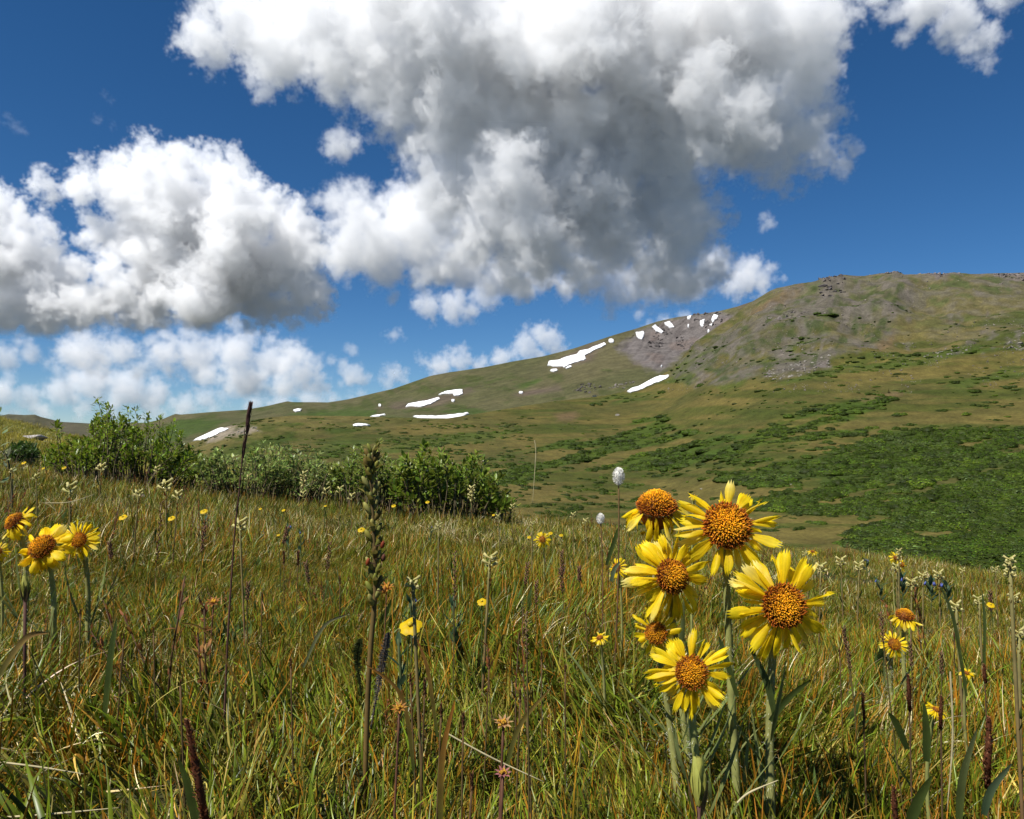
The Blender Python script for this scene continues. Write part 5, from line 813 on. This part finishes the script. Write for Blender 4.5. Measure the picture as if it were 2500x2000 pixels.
cloud([(430, 70, 55), (520, 50, 85), (600, 110, 75), (700, 60, 115), (800, 150, 105), (720, 170, 55), (850, 240, 55), (950, 60, 165, -40), (1100, 90, 170, -75), (1250, 60, 170, -75), (1400, 90, 170, -90), (1550, 80, 160, -100), (1650, 60, 105, -110), (1690, 160, 75), (980, 260, 120, -40), (1150, 270, 140, -70), (1350, 270, 140, -40), (1520, 250, 125, -90), (1620, 300, 80, -60), (1680, 280, 65, -110), (1720, 330, 48, -170), (1770, 335, 30, -170), (1700, 200, 45, -120),
       (950, 400, 85, 10), (1080, 420, 135, 10), (1250, 430, 140, 10), (1400, 430, 115, 20), (1010, 510, 70, 20), (1150, 520, 75, 10), (1300, 510, 75, 10), (1430, 520, 80, 20), (1490, 470, 45), (1490, 570, 45), (1080, 560, 50, -40), (1220, 560, 50, -50), (1360, 560, 50, -40), (1440, 590, 45), (1000, -40, 120, 0), (1250, -50, 130, -20), (1450, -50, 120, -20)], 5200, 4.7, 'huge grey bottomed cumulus cloud towering over the middle of the sky', base=700, ero=.36, seed=2, thick=.9, wisp=4)
cloud([(700, 430, 42), (760, 450, 55), (850, 455, 65), (920, 430, 65), (800, 520, 75), (880, 510, 75), (740, 520, 65), (950, 550, 50), (1040, 590, 36), (1150, 575, 40), (1250, 585, 46), (1340, 600, 48), (1420, 590, 46), (980, 570, 52), (900, 580, 36), (800, 585, 28), (1095, 600, 40), (1200, 600, 36), (1300, 610, 42), (1380, 615, 40), (1460, 605, 40), (1500, 560, 40)], 6600, 4.6, 'ragged white cloud shelf under the left side of the huge cloud', ero=.35, seed=3)
cloud([(100, 390, 32), (170, 385, 40, -40), (250, 400, 58, -50), (330, 400, 78, -60), (372, 365, 48, -60), (462, 372, 52), (400, 460, 100, -60), (500, 440, 80, -60), (550, 440, 54), (600, 480, 54), (650, 500, 45), (300, 505, 82), (360, 560, 100, -10), (480, 560, 110, -20), (590, 560, 80), (650, 600, 48), (420, 615, 75, 40), (300, 635, 60, 30), (540, 645, 50, 40), (600, 645, 45, 30), (482, 335, 24), (380, 338, 28), (240, 348, 18), (680, 640, 24)], 7200, 4.2, 'big heaped white cumulus on the left with towering tops', base=700, sig=.04, ero=.42, wisp=3.5, seed=4)
cloud([(-30, 450, 60), (55, 470, 40), (110, 492, 20), (30, 560, 85), (115, 585, 58), (215, 572, 34), (180, 640, 66), (80, 650, 66), (0, 660, 56), (250, 620, 38), (-80, 560, 100), (300, 660, 36)], 6800, 4.4, 'bright cumulus cut by the left edge with a flat grey base', base=710, sig=.04, ero=.42, wisp=3.5, seed=5)
cloud([(150, 745, 34), (190, 740, 44), (260, 740, 44), (340, 750, 46), (420, 750, 54), (500, 740, 54), (570, 760, 54), (630, 790, 46), (520, 800, 54), (600, 810, 40), (664, 805, 22), (300, 775, 34), (440, 790, 40)], 14000, 4.4, 'long cumulus bank low on the left below the heaped cloud', base=842, ero=.4, wisp=5, seed=6)
cloud([(10, 752, 34), (60, 748, 28), (-40, 750, 40), (95, 765, 12)], 13000, 4.4, 'small cumulus low at the left edge', base=790, seed=7)
cloud([(-20, 872, 16), (40, 880, 14), (100, 878, 14), (170, 884, 12), (240, 876, 16), (300, 880, 14), (380, 868, 18), (450, 862, 16), (520, 858, 14), (600, 852, 18), (680, 842, 15), (760, 830, 12), (560, 840, 12)], 34000, 3.4, 'thin far cloud layer lying on the left skyline', ero=.35, seed=21)
cloud([(0, 830, 38), (60, 835, 30), (130, 825, 38), (190, 805, 46), (270, 820, 46), (330, 830, 38), (430, 840, 28), (470, 835, 20), (390, 850, 28), (120, 780, 22), (20, 872, 18), (90, 868, 22), (650, 845, 28), (590, 848, 28), (540, 850, 24), (700, 842, 18), (240, 860, 24), (320, 870, 24), (180, 858, 24), (740, 835, 12)], 24000, 3.8, 'broken band of distant cloud along the left horizon', ero=.3, seed=8)
for bl, D, v, lab, sd in [([(718, 312, 36), (748, 300, 24), (698, 322, 22), (735, 280, 16), (770, 295, 10)], 4000, 3.6, 'small lone puff left of the huge cloud', 9), ([(900, 650, 30), (960, 645, 36), (1020, 625, 34), (878, 642, 20), (1040, 640, 18), (990, 655, 26)], 11000, 3.6, 'flat white cloud below the huge cloud', 10), ([(1570, 592, 42), (1602, 590, 32), (1540, 605, 26), (1582, 562, 28), (1560, 615, 24)], 8000, 3.6, 'rounded white puff just above the mountain shoulder', 11),
                        ([(1620, 472, 20), (1610, 458, 13), (1630, 460, 10)], 6500, 3.0, 'tiny puff in the blue right of the huge cloud', 12), ([(890, 757, 18), (930, 768, 32), (970, 762, 28), (1010, 772, 20), (1060, 755, 28), (1110, 733, 32), (1150, 715, 33), (1172, 735, 22), (1130, 762, 30), (880, 745, 9)], 15000, 3.4, 'white cumulus peeping over the ridge left of the long snow patch', 13), ([(740, 792, 26), (765, 802, 20), (722, 770, 15), (742, 738, 14), (700, 760, 12)], 16000, 3.4, 'small ragged cloud over the low left ridge', 14), ([(830, 790, 25), (852, 800, 17), (818, 780, 15), (805, 800, 10)], 17000, 3.2, 'little round cloud resting on the ridge line', 15),
                        ([(830, 706, 18), (812, 706, 12), (850, 710, 10)], 12000, 3.0, 'tiny flat cloud scrap under the huge cloud', 16), ([(1880, 30, 30), (1950, 10, 55), (2020, 40, 52), (2070, 85, 36), (2080, 125, 22), (1900, 75, 20), (2110, -10, 40), (1990, 90, 20), (1850, -20, 40), (2040, 100, 30), (2060, 140, 16)], 4600, 4.0, 'white wispy cloud at the top right corner', 17), ([(1400, 682, 18), (1365, 692, 16), (1440, 668, 14), (1345, 665, 12), (1420, 690, 20)], 15000, 3.2, 'white cloud peeping over the ridge above the scree bowl', 18)]:
    cloud(bl, D, v, lab, seed=sd, ero=.4, wisp=3.5)
cloud([(28, 262, 14), (44, 275, 12), (15, 248, 10), (222, 205, 12), (232, 215, 9), (238, 262, 12), (205, 248, 10)], 6000, 3.4, 'faint torn cloud wisps in the blue at the upper left', sig=.010, ero=.7, wisp=6, seed=31)
